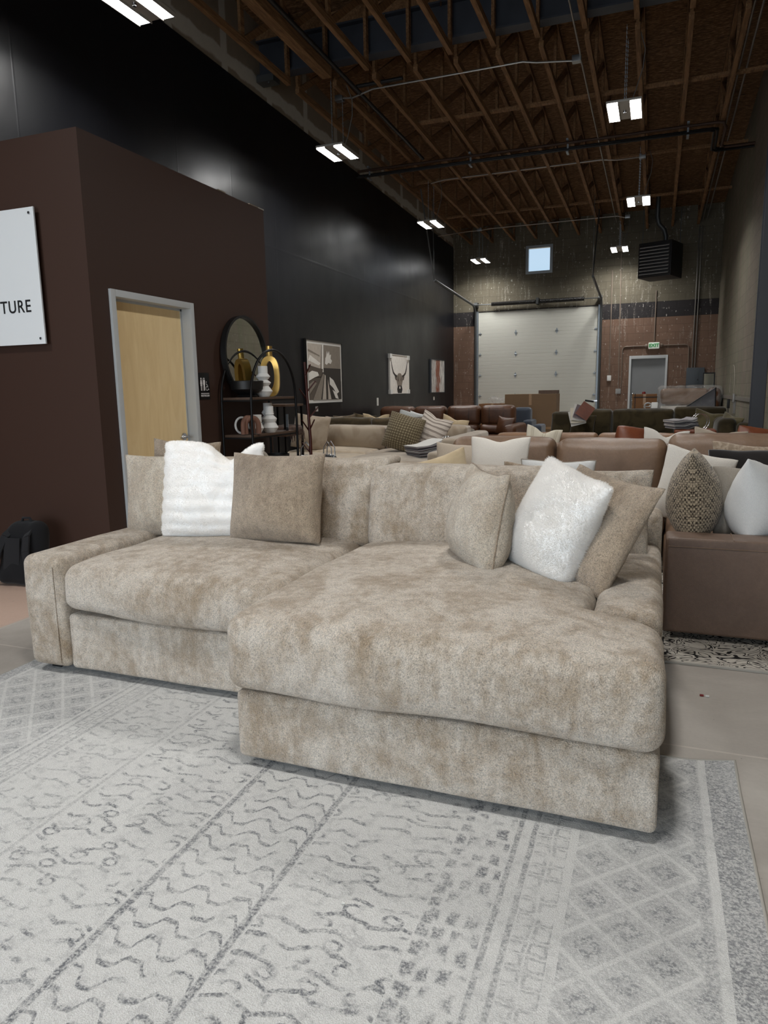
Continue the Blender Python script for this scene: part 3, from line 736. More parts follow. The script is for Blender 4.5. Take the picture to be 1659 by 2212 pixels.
# ------------------------------------------------------------------ high-bay lamps
def lamp():
    t = thing('high_bay_lamp', '', 'ceiling lamp', (0, 0, 0), 0, 'hanging lamps')
    L, W = .65, .43
    b = B().box((0, 0, .045), (W, L, .03), None, 0, .01)
    b.box((0, 0, .075), (.16, L * .55, .05), None, 0, .012)
    b.done('housing', 'lamp_housing', t, 40)
    for s in (-1, 1):
        x = s * .138
        d = tag(B().box((x, 0, .022), (.13, L * .95, .02), None, 0, .004).done('diffuser', 'led', t, None), 'lit white strip')
        B().bx(x - .075, x - .066, -L / 2, L / 2, .008, .045).bx(x + .066, x + .075, -L / 2, L / 2, .008, .045).done('reflector', 'lamp_housing', d, None)
    B().lathe([(0, -.004), (.018, 0), (.022, .014), (.022, .03)], (0, 0, 0), 12).done('sensor', 'chrome', t, 40)
    for y in (-.2, .2):
        b = B(); z0 = .09; n = 34; H = .86
        for k in range(n):
            z = z0 + H * k / n; b.bar((0 if k % 2 else .004, y, z), (0, y, z + H / n * 1.25), .004 + .008 * (k % 2), .004 + .008 * (1 - k % 2), (1, 0, 0))
        b.done('chain', 'galvanised', t, None)
    B().tube([(.05, .1, .09), (.12, .12, .3), (.2, .1, .55), (.22, .06, .75), (.16, 0, .93)], .007, 6).done('power_cord', 'cord', t, 60)
    la = bpy.data.lights.new('lamp_light', 'AREA'); la.shape = 'RECTANGLE'; la.size = W * .95; la.size_y = L * .95; la.energy = LAMPW; la.spread = radians(150); la.color = (1., .985, .955)
    lo_ = bpy.data.objects.new('lamp_light', la); COL.objects.link(lo_); lo_.parent = t; lo_.location = (0, 0, -.012)
    return t
LL = [(-4.61, 10.33, 4.9, 'lit twin-strip lamp above the brown restroom box, second along the black wall'), (-4.61, 5.86, 4.9, 'lit twin-strip lamp nearest the camera, cut by the top edge of the photo'),
      (-4.67, 15.25, 4.88, 'lit twin-strip lamp along the black wall, third from the camera'), (-4.7, 20.0, 4.88, 'lit twin-strip lamp along the black wall, nearest the rear wall'),
      (-.545, 10.36, 4.9, 'largest lit twin-strip lamp in the right row, nearest the camera'), (-.48, 15.15, 4.88, 'lit twin-strip lamp in the right row, middle one'), (-1.05, 20.0, 4.88, 'lit twin-strip lamp in the right row, beside the heater')]
LOUT = [(-4.61, 1.2, 4.9), (-.55, 5.8, 4.9), (-.55, 1.2, 4.9), (-2.4, -2.6, 4.9)]
l0 = lamp()
for i, (x, y, z, lab) in enumerate(LL):
    o = l0 if i == 0 else dup(l0); o.location = (x, y, z); o['label'] = lab
for x, y, z in LOUT:
    o = dup(l0); o.location = (x, y, z); o['label'] = 'lit twin-strip lamp of the same rows hanging outside the photo, over the storefront side'
# ------------------------------------------------------------------ faded rug
t = thing('area_rug', 'large faded grey rug with zigzag and diamond bands under the beige sectional', 'rug', (-1.36, 1.45, 0))
b = B(); nx, ny = 60, 44; W, D = 3.38, 2.5
def rz(x, y):
    z = .009 + .0012 * mnoise.noise(V3((x * 3, y * 3, 1)))
    cr = max(0, 1 - math.hypot(x - W / 2, y - D / 2) / .16); z += .02 * cr ** 1.3       # curled far right corner
    return z
vs = [[b.bm.verts.new((-W / 2 + W * i / nx, -D / 2 + D * j / ny + (.012 * sin(i * .21) if j == ny else 0), 0)) for j in range(ny + 1)] for i in range(nx + 1)]
for c in vs:
    for v in c: v.co.z = rz(v.co.x, v.co.y)
for i in range(nx):
    for j in range(ny): b.bm.faces.new((vs[i][j], vs[i + 1][j], vs[i + 1][j + 1], vs[i][j + 1]))
rim = [vs[i][0].co.copy() for i in range(nx)] + [vs[nx][j].co.copy() for j in range(ny)] + [vs[i][ny].co.copy() for i in range(nx, 0, -1)] + [vs[0][j].co.copy() for j in range(ny, 0, -1)]
b.done('pile', 'rug', t, 60)
B().tube([p - V3((0, 0, .003)) for p in rim], .006, 6, closed=True).done('binding', 'rug_binding', t, 80)

# ------------------------------------------------------------------ beige chenille sectional
S = thing('sectional_sofa', 'beige mottled chenille chaise sectional on the faded grey rug, in the foreground', 'sofa', (-1.45, 3.05, .014))
SX0, SX1 = -2.95, .06
CH = 'chenille'
softx('base', -2.70, -1.40, 2.585, 3.76, .042, .325, CH, S, r=.022, puff={'-y': .006}, namp=.004, nsc=5)
softx('base', -1.42, SX1, 2.105, 3.76, .04, .305, CH, S, r=.025, puff={'-y': .01}, namp=.005, nsc=5)
softx('arm', SX0, -2.70, 2.56, 3.99, .042, .615, CH, S, r=.045, puff={'+z': .012, '-y': .008}, namp=.005, nsc=4, m=(6, 14, 8))
softx('arm', -.185, SX1, 2.545, 3.99, .042, .605, CH, S, r=.05, puff={'+z': .014, '-y': .008}, namp=.005, nsc=4, m=(6, 14, 8))
softx('back_frame', SX0, SX1, 3.745, 3.985, .03, .765, CH, S, r=.045, namp=.004, nsc=4, m=(20, 4, 8))
# chaise cushion: full width in front, notched round the right arm
def notch(o):
    x, y, z = o
    t = min(1, max(0, (y - 2.44) / .1)); t = t * t * (3 - 2 * t)
    if x > -.7: x = -.7 + (x + .7) * (1 - t * (.25 / .77))
    edge = max(0, (2.40 - y) / .3)
    return (x, y, z - .0 * edge)
softx('chaise_cushion', -1.45, SX1 + .005, 2.085, 3.62, .306, .592, CH, S, r=.06, puff={'+z': .058, '-y': .026, '-x': .012}, namp=.012, nsc=2.6, m=(22, 26, 8), deform=notch, n=5, seed=2)
def lift(o):
    x, y, z = o
    k = max(0, 1 - (x + 2.69) / .35) * max(0, 1 - (y - 2.55) / .3)
    return (x, y, z + .035 * k * max(0, (.46 - z) / .15))
softx('seat_cushion', -2.69, -1.455, 2.545, 3.64, .332, .575, CH, S, r=.07, puff={'+z': .05, '-y': .03}, namp=.012, nsc=2.8, m=(20, 20, 8), deform=lift, n=5, seed=5)
# back cushions
def backc(x0, x1, y, z0, z1, t, seed, lean=.1, ear=False):
    def df(o):
        x, yy, z = o
        if ear:
            k = max(0, (x + 1.62) / .19) * max(0, (z - .88) / .13); x += .07 * k; yy += .10 * k; z += .012 * k
        return (x, yy + (z - z0) * lean, z + .02 * mnoise.noise(V3((x * 3, seed, 0))) * max(0, (z - z0 - .25)))
    return softx('back_cushion', x0, x1, y, y + t, z0, z1, CH, S, r=.04, puff={'-y': .05, '+z': .01}, namp=.014, nsc=3, m=(16, 5, 12), deform=df, n=4, seed=seed)
backc(-2.68, -1.42, 3.45, .56, 1.015, .24, 1, ear=True)
backc(-1.425, -.36, 3.44, .57, .995, .25, 3)
# welt seam on the left arm front, feet, brand tag
B().tube([(-2.735, 2.553, .07), (-2.735, 2.551, .3), (-2.735, 2.553, .57)], .0025, 6).done('welt', 'chenille', S, 60, 'world')
for x, y in ((-2.85, 2.66), (-1.5, 2.68), (-1.32, 2.2), (-.04, 2.2), (-2.85, 3.9), (-.04, 3.9)):
    B().bx(x - .03, x + .03, y - .03, y + .03, .014, .06).done('foot', 'foot_black', S, None, 'world')
tag(B().bx(SX1 - .002, SX1 + .004, 2.6, 2.635, .42, .5, .001).done('fabric_tag', 'ink_black', S, None, 'world'), 'small black tag on the right arm')

# ---- throw pillows on it
def put(o, x, y, z, yaw=0, lean=0, roll=0): return orient(o, (x, y, z), yaw, lean, roll)
put(pillow('throw_pillow', .52, .48, .24, 'chenille_cream', 'light beige chenille pillow at the left end, against the left arm', seed=1, pinch=.07, ear=1.), -2.64, 3.33, .585, 12, 10, -2)
put(pillow('throw_pillow', .46, .54, .2, 'chenille_taupe', 'taupe chenille pillow mostly hidden behind the left white fur pillow', seed=9, pinch=.07, ear=1.), -2.66, 3.5, .585, 4, 6, 3)
fl = put(pillow('fur_pillow', .60, .55, .24, 'fur_white', 'square white faux-fur pillow with a chopped top, at the left end', seed=2, pinch=.05, chop=.11, chopx=.35, ribs=.010, n=60, wr=.012), -2.3, 3.26, .605, 8, 12, 0)
put(pillow('throw_pillow', .54, .47, .26, 'chenille_taupe', 'darker taupe chenille pillow in front, right of the left fur pillow', seed=3, pinch=.06, ear=1.), -1.87, 3.22, .615, 3, 12, 0)
put(pillow('throw_pillow', .50, .445, .27, 'chenille_cream', 'cream chenille pillow seen from its side seam, left of the right fur pillow', seed=4, pinch=.07, wr=.012, ear=1., pipe='chenille_taupe'), -.745, 3.04, .605, -58, 10, 0)
fr = put(pillow('fur_pillow', .42, .48, .25, 'fur_white', 'long-haired white faux-fur pillow leaning in the right corner', seed=5, pinch=.05, wr=.014, n=34, ear=.6), -.465, 2.985, .605, -42, 18, 13)
put(pillow('throw_pillow', .52, .5, .2, 'chenille_taupe', 'taupe chenille pillow resting on the right arm, behind the right fur pillow', seed=6, pinch=.05, ear=1.), -.345, 2.985, .59, -42, 30, 7)
put(pillow('throw_pillow', .56, .42, .2, 'chenille', 'beige chenille pillow in the back right corner', seed=7, pinch=.05, ear=1.), -.28, 3.5, .59, -6, 10, 0)
def furry(o, count, ln, seed, rnd):
    m = o.modifiers.new('fur', 'PARTICLE_SYSTEM'); st = m.particle_system.settings; m.particle_system.seed = seed
    st.type = 'HAIR'; st.count = count; st.hair_length = ln; st.hair_step = 3; st.render_step = 3; st.display_step = 2
    st.brownian_factor = rnd; st.normal_factor = ln * .25; st.tangent_factor = 0; st.use_advanced_hair = True
    st.root_radius = .8; st.tip_radius = .15; st.radius_scale = .0016
    st.emit_from = 'FACE'; st.use_even_distribution = True; st.distribution = 'RAND'
    o.data.materials.append(MAT['fur_strand']); st.material = 2
furry(fl, 60000, .005, 3, .001)
furry(fr, 90000, .010, 8, .0018)
# ------------------------------------------------------------------ brown leather sectional and maze rug
t = thing('maze_rug', 'rug with black and cream maze lines under the brown leather arm', 'rug', (.62, 4.9, 0))
B().bx(-.28, 1.38, 3.72, 6.6, .001, .01, .003).done('pile', 'maze_rug', t, None, 'world')
B().bx(-.3, 1.39, 3.70, 3.72, .001, .011).done('binding', 'rug_binding', t, None, 'world')
LB = 'leather_brown'
Q = thing('leather_sectional', 'brown leather sectional directly behind the beige sectional, along the right wall', 'sofa', (.0, 5.5, .011))
softx('arm', .085, 1.38, 4.06, 4.27, .045, .583, 'leather_taupe', Q, r=.02, namp=.003, nsc=2, m=(12, 3, 6))
B().tube([(.1, 4.058, .535), (1.37, 4.058, .535)], .003, 6).tube([(.42, 4.062, .537), (.42, 4.07, .581), (.42, 4.26, .584)], .0028, 6).done('stitching', LB, Q, 60, 'world')
softx('base', .1, 1.38, 4.27, 6.95, .045, .3, LB, Q, r=.02)
softx('base', -1.8, .1, 5.95, 6.95, .045, .3, LB, Q, r=.02)
softx('base', -1.8, -.2, 4.12, 5.95, .045, .28, LB, Q, r=.02)
softx('back_frame', -1.85, 1.38, 6.75, 6.98, .045, .88, LB, Q, r=.04)
softx('arm', -1.95, -1.8, 4.2, 6.98, .045, .62, LB, Q, r=.03)
for x0, x1, y0, y1 in ((.11, 1.1, 4.28, 6.2), (-.85, .1, 5.6, 6.3), (-1.79, -.86, 4.2, 6.3)):
    softx('seat_cushion', x0, x1, y0, y1, .29, .475, LB, Q, r=.05, puff={'+z': .025}, namp=.006, nsc=5, m=(10, 10, 5))
def lcush(x0, x1, y, z1, seed):
    def df(o):
        x, yy, z = o; k = (z - .5)
        wr = .012 * sin(x * 34 + seed + 2 * mnoise.noise(V3((x * 2, z * 2, seed)))) * max(0, mnoise.noise(V3((x * 1.7, seed, 3))) + .35) * max(0, k)
        return (x, yy + k * .22 + wr * .5, z + wr * .35)
    return softx('back_cushion', x0, x1, y, y + .26, .46, z1, LB, Q, r=.075, puff={'-y': .07, '+z': .015}, namp=.008, nsc=5, m=(34, 5, 12), deform=df, n=5)
lcush(-1.72, -.80, 6.1, .965, 1); lcush(-.785, .10, 6.08, .955, 4); lcush(.115, 1.14, 6.06, 1.0, 8)
softx('back_cushion', 1.14, 1.36, 4.4, 6.1, .46, .93, LB, Q, r=.07, m=(4, 14, 8), puff={'-x': .05})
P = lambda *a, **k: pillow('throw_pillow', *a, **{'ear': .6, **k})
put(P(.5, .46, .16, 'linen_beige', 'pale linen pillow at the left end of the brown leather sectional', seed=11), -1.52, 5.78, .5, 4, 12, 2)
put(P(.5, .53, .18, 'boucle_white', 'white boucle pillow on the left side of the brown leather back, beside the linen pillow', seed=12, pinch=.07, chop=.03), -1.18, 5.62, .5, -2, 14, 0)
put(P(.5, .45, .2, 'cotton_cream', 'cream cotton pillow tilted on one corner, peeking over the beige back cushion', seed=13, pinch=.08), -1.30, 4.62, .515, 24, 8, -16)
put(P(.46, .36, .2, 'cotton_cream', 'low peach-cream pillow peeking over the beige back, left of the tilted cream one', seed=14), -1.54, 4.5, .5, 0, 10, 4)
put(P(.5, .43, .14, 'woven_white', 'white pillow with piped edge peeking out behind the right fur pillow', seed=15, pipe='linen_grey'), -.6, 4.75, .5, -4, 8, 0)
put(P(.44, .42, .14, 'tan_boucle', 'nubbly oatmeal pillow peeking above the beige back cushion, left of the right fur pillow', seed=16), -.72, 4.56, .5, 16, 8, 5)
put(P(.46, .5, .18, 'boucle_white', 'white boucle pillow on the right, behind the tweed pillow', seed=17, pinch=.08), .20, 5.1, .485, 4, 14, 14)
put(P(.6, .5, .16, 'tan_boucle', 'tan nubbly pillow at the far right, above the black pillow', seed=18, pinch=.1), .68, 5.72, .485, 6, 12, 4)
put(P(.66, .48, .18, 'black_velvet', 'black velvet pillow at the far right', seed=19, pinch=.05), .70, 5.42, .485, -4, 12, -2)
put(P(.50, .53, .31, 'tweed', 'brown and black tweed pillow standing edge-on behind the leather arm', seed=20, pinch=.02, fat=.6), .25, 4.55, .487, 86, 3, 0)
put(P(.6, .42, .22, 'linen_grey', 'grey linen pillow behind the leather arm, right of the tweed pillow', seed=21, pinch=.06), .60, 4.72, .487, 34, 10, 4)
put(P(.54, .47, .36, 'woven_white', 'bluish white woven pillow nearest the right edge of the photo', seed=22, pinch=.02, fat=.6), .60, 4.5, .487, 70, 6, 10)

# ------------------------------------------------------------------ tan leather sofa (second row)
LT = 'leather_tan'
T = thing('leather_sofa', 'light tan leather sofa showing as a strip above the brown leather backs', 'sofa', (-.2, 8, 0))
softx('base', -1.75, 1.2, 7.4, 8.75, .05, .3, LT, T, r=.03); softx('back_frame', -1.8, 1.25, 8.5, 8.75, .05, .8, LT, T, r=.05)
softx('arm', -2.0, -1.75, 7.4, 8.75, .05, .62, LT, T, r=.05, m=(4, 10, 6))
for x0, x1 in ((-1.74, -.6), (-.59, .3), (.31, 1.2)):
    softx('seat_cushion', x0, x1, 7.4, 8.3, .3, .46, LT, T, r=.05, puff={'+z': .02})
    softx('back_cushion', x0, x1, 8.24, 8.5, .46, .885, LT, T, r=.05, puff={'-y': .04, '+z': .008}, namp=.006, nsc=4)
put(P(.40, .52, .14, 'stripe_upright', 'white pillow with pale upright stripes on the tan leather sofa', seed=31, chop=.05), -1.22, 7.95, .47, 10, 12, 10)
o = put(P(.36, .5, .3, 'leather_cognac', 'round-topped glossy cognac leather pillow on the tan leather sofa', seed=32, pinch=-.04, fat=.42), -.25, 8.0, .47, 30, 6, 8)
put(P(.46, .5, .16, 'boucle_white', 'plain white pillow on the tan leather sofa, beside the cognac one', seed=33, chop=.07), .08, 7.9, .47, 6, 12, 6)
put(P(.52, .5, .16, 'linen_beige', 'wide oatmeal linen pillow on the tan leather sofa, in front of the green corner', seed=34, chop=.03), .60, 7.9, .47, 8, 12, 6)
put(P(.44, .5, .24, 'leather_cognac', 'wrinkled red-brown leather pillow beside the dark steel column', seed=35, pinch=0, wr=.015), .96, 8.05, .47, 10, 12, 10)
softx('x', .2, .62, 8.3, 8.62, .885, .93, 'leather_cognac', None, r=.02).name = 'leather_throw'
tag(bpy.data.objects['leather_throw'], 'folded red-brown leather piece lying on the tan sofa back', 'throw')
def ring_swatches(name, loc, label, cols, w, d, n, th, yaw=0, sag=.1, ring=.07, cat='fabric swatches', tilt=0):
    t = thing(name, label, cat, loc, radians(yaw))
    for k in range(n):
        b = B(); m = 9; vs = []
        for i in range(m + 1):
            s = i / m; y = -d / 2 + d * s; z = k * th + sag * (s ** 2) + .012 * sin(s * 9 + k * .7) * s + tilt * y
            off = .012 * sin(k * 2.1)
            vs.append([b.bm.verts.new((x + off, y - k * .004, z + dz)) for dz in (0, th * .7) for x in (-w / 2, w / 2)])
        for a, c in zip(vs, vs[1:]):
            for i0, i1 in ((0, 1), (1, 3), (3, 2), (2, 0)): b.bm.faces.new((a[i0], a[i1], c[i1], c[i0]))
        b.bm.faces.new((vs[0][0], vs[0][1], vs[0][3], vs[0][2])); b.bm.faces.new((vs[-1][0], vs[-1][2], vs[-1][3], vs[-1][1]))
        b.done('swatch', cols[k % len(cols)], t, 60)
    zc0 = n * th / 2 + sag + tilt * d / 2
    B().tube([(.0 + 0 * a, d / 2 + ring * .6 + ring * sin(a), zc0 + ring * cos(a)) for a in [2 * pi * k / 20 for k in range(20)]], .005, 6, closed=True).tube([(.06, d / 2 + ring * .6 + ring * sin(a), zc0 + ring * cos(a)) for a in [2 * pi * k / 20 for k in range(20)]], .005, 6, closed=True).done('ring', 'chrome', t, 60)
    return t
ring_swatches('swatch_book', (.28, 8.52, .935), 'grey swatch book on chrome rings resting on the tan sofa back', ['swatch_grey', 'swatch_dark', 'swatch_white'], .3, .26, 7, .014, -70, .02, .09)

# ------------------------------------------------------------------ green velvet sectional
GV = 'green_velvet'
N = thing('velvet_sectional', 'dark green velvet sectional in front of the rear block wall', 'sofa', (-.2, 13, 0))
softx('base', -1.75, 1.38, 12.1, 13.9, .05, .3, GV, N, r=.03); softx('back_frame', -1.75, 1.38, 13.62, 13.9, .05, .8, GV, N, r=.06)
softx('side_back', 1.16, 1.38, 11.9, 13.62, .05, .84, GV, N, r=.08, m=(4, 12, 8))
for x0, x1 in ((-1.75, -.72), (-.71, .28), (.29, 1.15)):
    softx('seat_cushion', x0, x1, 12.1, 13.3, .3, .5, GV, N, r=.06, puff={'+z': .03})
for x0, x1, z1 in ((-1.78, -1.36, .96), (-1.36, -.72, 1.0), (-.715, .30, 1.0), (.305, 1.12, 1.03)):
    softx('back_cushion', x0, x1, 13.22, 13.6, .5, z1, GV, N, r=.05, puff={'-y': .06, '+z': .02}, namp=.014, nsc=4)
for y0, y1 in ((11.95, 12.7), (12.72, 13.2)):
    softx('back_cushion', .92, 1.16, y0, y1, .5, .9, GV, N, r=.08, puff={'-x': .05}, namp=.01)
put(P(.5, .48, .18, 'sage_velvet', 'sage green velvet pillow in the corner of the green sectional, left of two', seed=41, chop=.02), .76, 12.85, .52, -8, 10, 12)
put(P(.46, .46, .18, 'sage_velvet', 'lighter sage velvet pillow by the dark steel column, right of two', seed=42, chop=.02), 1.0, 12.2, .515, -55, 14, 12)
put(P(.44, .42, .16, 'green_velvet', 'dark green velvet pillow standing behind the swatch bundle', seed=43), -1.22, 13.0, .515, 2, 12, 4)
t = thing('swatch_bundle', 'fanned brown, cream and white leather swatches draped on the green sectional', 'fabric swatches', (-1.25, 12.84, .76))
for k, (a, w, h, m) in enumerate(((-14, .26, .26, 'swatch_white'), (-4, .26, .26, 'stripe_upright'), (8, .24, .27, 'swatch_white'), (18, .24, .22, 'swatch_mauve'), (34, .23, .25, 'leather_cognac'))):
    b = B(); R = Matrix.Rotation(radians(a), 3, 'Y')
    for i in range(5): b.box(R @ V3((0, 0, (i + .5) * h / 5 + k * .018)) + V3((0, -.02 * k - .01 * sin(i), .02 * k)), (w, .016, h / 5 + .004), R)
    b.done('swatch', m, t, None)
B().bar((.1, 0, .42), (.24, -.05, .4), .03, .03).done('hook', 'foot_black', t, None)

# ------------------------------------------------------------------ umber leather seating
LU = 'leather_umber'
U = thing('leather_loveseat', 'umber leather loveseat against the black wall, left of the reclining one', 'sofa', (-4.85, 14.3, 0))
softx('base', -5.4, -4.16, 13.6, 14.9, .05, .3, LU, U, r=.03); softx('arm', -5.66, -5.42, 13.6, 14.9, .05, .7, LU, U, r=.08, m=(4, 8, 6))
for x0, x1 in ((-5.62, -4.86), (-4.85, -4.14)):
    softx('seat_cushion', max(x0, -5.4), x1, 13.55, 14.4, .3, .47, LU, U, r=.06, puff={'+z': .02})
    softx('back_cushion', x0, x1, 14.42, 14.75, .47, 1.06, LU, U, r=.1, puff={'-y': .06, '+z': .015}, namp=.01, nsc=5)
    softx('lumbar_cushion', x0, x1, 14.3, 14.5, .46, .72, LU, U, r=.08, puff={'-y': .04})
U = thing('reclining_sofa', 'umber leather reclining sofa with stitched panels beside the big carton', 'sofa', (-3.3, 14.3, 0))
softx('base', -4.12, -2.62, 13.6, 14.95, .05, .3, LU, U, r=.03); softx('arm', -2.72, -2.47, 13.45, 14.8, .05, .72, LU, U, r=.09, m=(4, 8, 6))
for x0, x1 in ((-4.11, -3.4), (-3.39, -2.68)):
    softx('seat_cushion', x0, min(x1, -2.73), 13.5, 14.4, .28, .48, LU, U, r=.06, puff={'+z': .02})
    bc = softx('back_cushion', x0, x1, 14.44, 14.75, .66, 1.07, LU, U, r=.09, puff={'-y': .05, '+z': .01}, namp=.006, nsc=5)
    softx('lumbar_cushion', x0, x1, 14.34, 14.7, .48, .7, LU, U, r=.09, puff={'-y': .05})
    b = B()
    for x in (x0 + .2, x1 - .22): b.tube([(x, 14.40, .70), (x, 14.385, .85), (x, 14.415, 1.02), (x, 14.5, 1.075)], .004, 6)
    b.done('seam', 'foot_black', U, 60, 'world')
put(P(.4, .36, .16, 'leather_umber', 'small umber leather pillow tucked in the arm of the reclining sofa', seed=51), -2.86, 14.22, .5, -20, 12, 6)
a = thing('armchair', 'slate blue armchair between the reclining sofa and the big carton', 'chair', (-2.55, 15.5, 0))
softx('seat', -2.86, -2.3, 15.2, 15.9, .1, .45, 'navy_fabric', a, r=.05); softx('back', -2.92, -2.54, 15.55, 15.9, .4, 1.0, 'navy_fabric', a, r=.08); softx('arm', -2.44, -2.24, 15.15, 15.85, .05, .64, 'navy_fabric', a, r=.05); softx('arm', -2.64, -2.45, 15.2, 15.9, .05, .74, 'navy_fabric', a, r=.05)

# ------------------------------------------------------------------ beige pit sectional and the olive sofa behind it
BV = 'beige_velvet'
K = thing('pit_sectional', 'taupe velvet deep pit sectional by the black wall, behind the arched shelf', 'sofa', (-4, 10.4, 0))
softx('base', -5.6, -2.6, 8.85, 11.3, .05, .27, BV, K, r=.03)
softx('back_frame', -5.68, -2.55, 11.16, 11.36, .05, .70, BV, K, r=.05)
softx('arm', -2.78, -2.5, 8.8, 9.25, .05, .60, BV, K, r=.05)
softx('side_back', -2.74, -2.5, 9.3, 11.3, .05, .75, BV, K, r=.06, m=(4, 16, 6))
for x0, x1, y0, y1, m, z in ((-4.12, -2.8, 8.85, 10.2, BV, .45), (-5.6, -4.14, 8.9, 10.2, 'beige_velvet_light', .43), (-4.2, -2.75, 10.22, 10.95, BV, .45), (-5.66, -4.22, 10.22, 10.95, 'beige_velvet_light', .45)):
    softx('seat_cushion', x0, x1, y0, y1, .27, z, m, K, r=.07, puff={'+z': .06, '-y': .02}, namp=.008, m=(12, 12, 5))
for x0, x1 in ((-5.68, -5.27), (-5.265, -4.14), (-4.135, -3.3), (-3.295, -2.76)):
    softx('back_cushion', x0, x1, 10.86, 11.18, .44, .83, BV, K, r=.05, puff={'-y': .06, '+z': .02}, namp=.014, nsc=3, m=(14, 4, 8))
put(P(.62, .56, .2, 'beige_velvet', 'large plain beige pillow seen behind the coat stand', seed=61, pinch=.03), -5.28, 10.3, .49, 8, 12, 8)
put(P(.62, .56, .22, 'windowpane', 'brown pillow with a fine dark check grid on the taupe pit sectional', seed=62, pinch=.03), -3.68, 10.2, .50, -6, 14, 14)
put(P(.56, .58, .18, 'stripe_ticking', 'pale pillow with woven stripes leaning beside the checked pillow', seed=63, chop=.03), -3.30, 10.3, .50, -12, 16, 20)
ring_swatches('swatch_book', (-2.97, 9.5, .50), 'thick stack of grey and mauve swatches on chrome rings on the taupe seat', ['swatch_mauve', 'swatch_grey', 'swatch_dark', 'swatch_mauve', 'swatch_grey', 'swatch_white'], .36, .5, 12, .012, -40, .09, .09)
OV = 'olive_velvet'
O = thing('velvet_sofa', 'olive brown velvet sofa turned away behind the taupe pit sectional', 'sofa', (-4, 12.8, 0))
softx('base', -5.6, -3.1, 11.42, 12.6, .05, .42, OV, O, r=.04); softx('back_frame', -5.66, -3.1, 11.40, 11.64, .05, .76, OV, O, r=.05)
for x0, x1, z in ((-5.68, -4.61, .94), (-4.605, -4.02, .93), (-4.015, -3.4, .93)):
    softx('back_cushion', x0, x1, 11.38, 11.7, .6, z, OV, O, r=.06, puff={'+z': .014}, namp=.02, nsc=4)
softx('arm', -3.28, -3.03, 11.45, 12.6, .05, .71, OV, O, r=.07)
put(P(.34, .44, .14, 'beige_velvet', 'small beige pillow showing its corner above the olive sofa, at its left end', seed=71), -5.52, 11.9, .53, 10, -6, 0)
put(P(.46, .46, .16, 'brown_plush', 'brown plush pillow above the olive sofa, left of the cream one', seed=72), -5.30, 11.95, .53, 0, -6, -4)
put(P(.46, .47, .16, 'olive_velvet', 'olive pillow above the olive sofa, between the brown plush and the cream one', seed=73), -5.02, 12.05, .53, 0, -6, 8)
put(P(.52, .48, .14, 'cotton_cream', 'cream pillow with pointed corners above the olive sofa', seed=74, chop=.05), -4.68, 11.86, .53, 0, -6, 2)
put(P(.46, .5, .2, 'basket_blue', 'pale blue-grey basket-weave pillow above the olive sofa', seed=75, pinch=.0), -4.12, 11.86, .54, 8, -6, 16)
put(P(.44, .5, .16, 'woven_white', 'white pillow behind the blue-grey basket-weave pillow', seed=76), -3.98, 12.08, .52, 0, -6, 12)
put(P(.5, .46, .16, 'cotton_cream', 'cream pillow at the right end of the olive sofa, by the reclining sofa', seed=77, chop=.03), -3.26, 11.75, .50, -10, -4, 14)
# ------------------------------------------------------------------ stored goods by the rear wall
def carton(name, label, x0, x1, y0, y1, z1, mat='cardboard', z0=0., cat='box', tape='tape', vert=True):
    t = thing(name, label, cat, ((x0 + x1) / 2, (y0 + y1) / 2, z0))
    B().bx(x0, x1, y0, y1, z0, z1, .008).done('carton_body', mat, t, None, 'world')
    b = B(); b.bx(x0 + .02, x1 - .02, (y0 + y1) / 2 - .03, (y0 + y1) / 2 + .03, z1, z1 + .002).bx((x0 + x1) / 2 - .03, (x0 + x1) / 2 + .03, y0 - .002, y0, z1 - .25, z1)
    if vert: b.bx(x0, x1, y0 - .002, y0, z0 + (z1 - z0) * .38, z0 + (z1 - z0) * .42)
    b.done('packing_tape', tape, t, None, 'world'); return t
carton('cardboard_box', 'large upright cardboard carton in front of the garage door', -3.27, -2.1, 16.4, 17.0, 1.28)
carton('cardboard_box', 'dark brown carton under the crumpled plastic, behind the reclining sofa', -4.0, -3.35, 16.9, 17.6, 1.06, 'cardboard_dark')
b = B(); b.bm.free(); b.bm = softbm((-3.58, 17.2, 1.13), (.5, .4, .13), r=.06, namp=.07, nsc=9, m=(14, 12, 6))
tag(b.done('plastic_bag', 'wrap', None, 40), 'crumpled clear plastic wrap lying on the dark carton', 'plastic wrap')
t = tag(B().bx(-2.48, -2.14, 16.55, 16.85, 1.28, 1.295).bx(-2.52, -2.1, 16.52, 16.54, 1.284, 1.36).bx(-2.52, -2.1, 16.86, 16.88, 1.284, 1.36).bx(-2.52, -2.5, 16.54, 16.86, 1.284, 1.36).bx(-2.12, -2.1, 16.54, 16.86, 1.284, 1.36).done('wooden_tray', 'shelf_wood', None, None), 'small dark wooden tray on top of the large upright carton', 'tray')
t = carton('strapped_crate', 'tall brown crate with dark straps in front of the exit door', -.53, .02, 17.8, 18.3, 1.23, 'cardboard_dark', vert=False)
B().bx(-.47, -.455, 17.79, 18.31, 0, 1.24).bx(-.54, .03, 17.79, 18.31, 1.15, 1.17).done('strap', 'foot_black', t, None, 'world')
B().bx(-.53, -.5, 17.785, 17.8, 0, 1.23).done('batten', 'lumber', t, None, 'world')
tag(B().lathe([(0, 0), (.04, 0), (.045, .02), (.03, .05), (0, .055)], (-.28, 18.05, 1.233), 14).done('red_cap', 'red_plastic', None, 50), 'small dark red cap on top of the strapped crate', 'cap')
t = thing('wrapped_sofa', 'tan sofa stood up and wrapped in shiny clear plastic in the right corner', 'sofa', (.75, 18.3, 0))
softx('upper_cushion', .1, 1.12, 17.95, 18.65, .98, 1.34, 'leather_tan', t, r=.08, namp=.02, nsc=4)
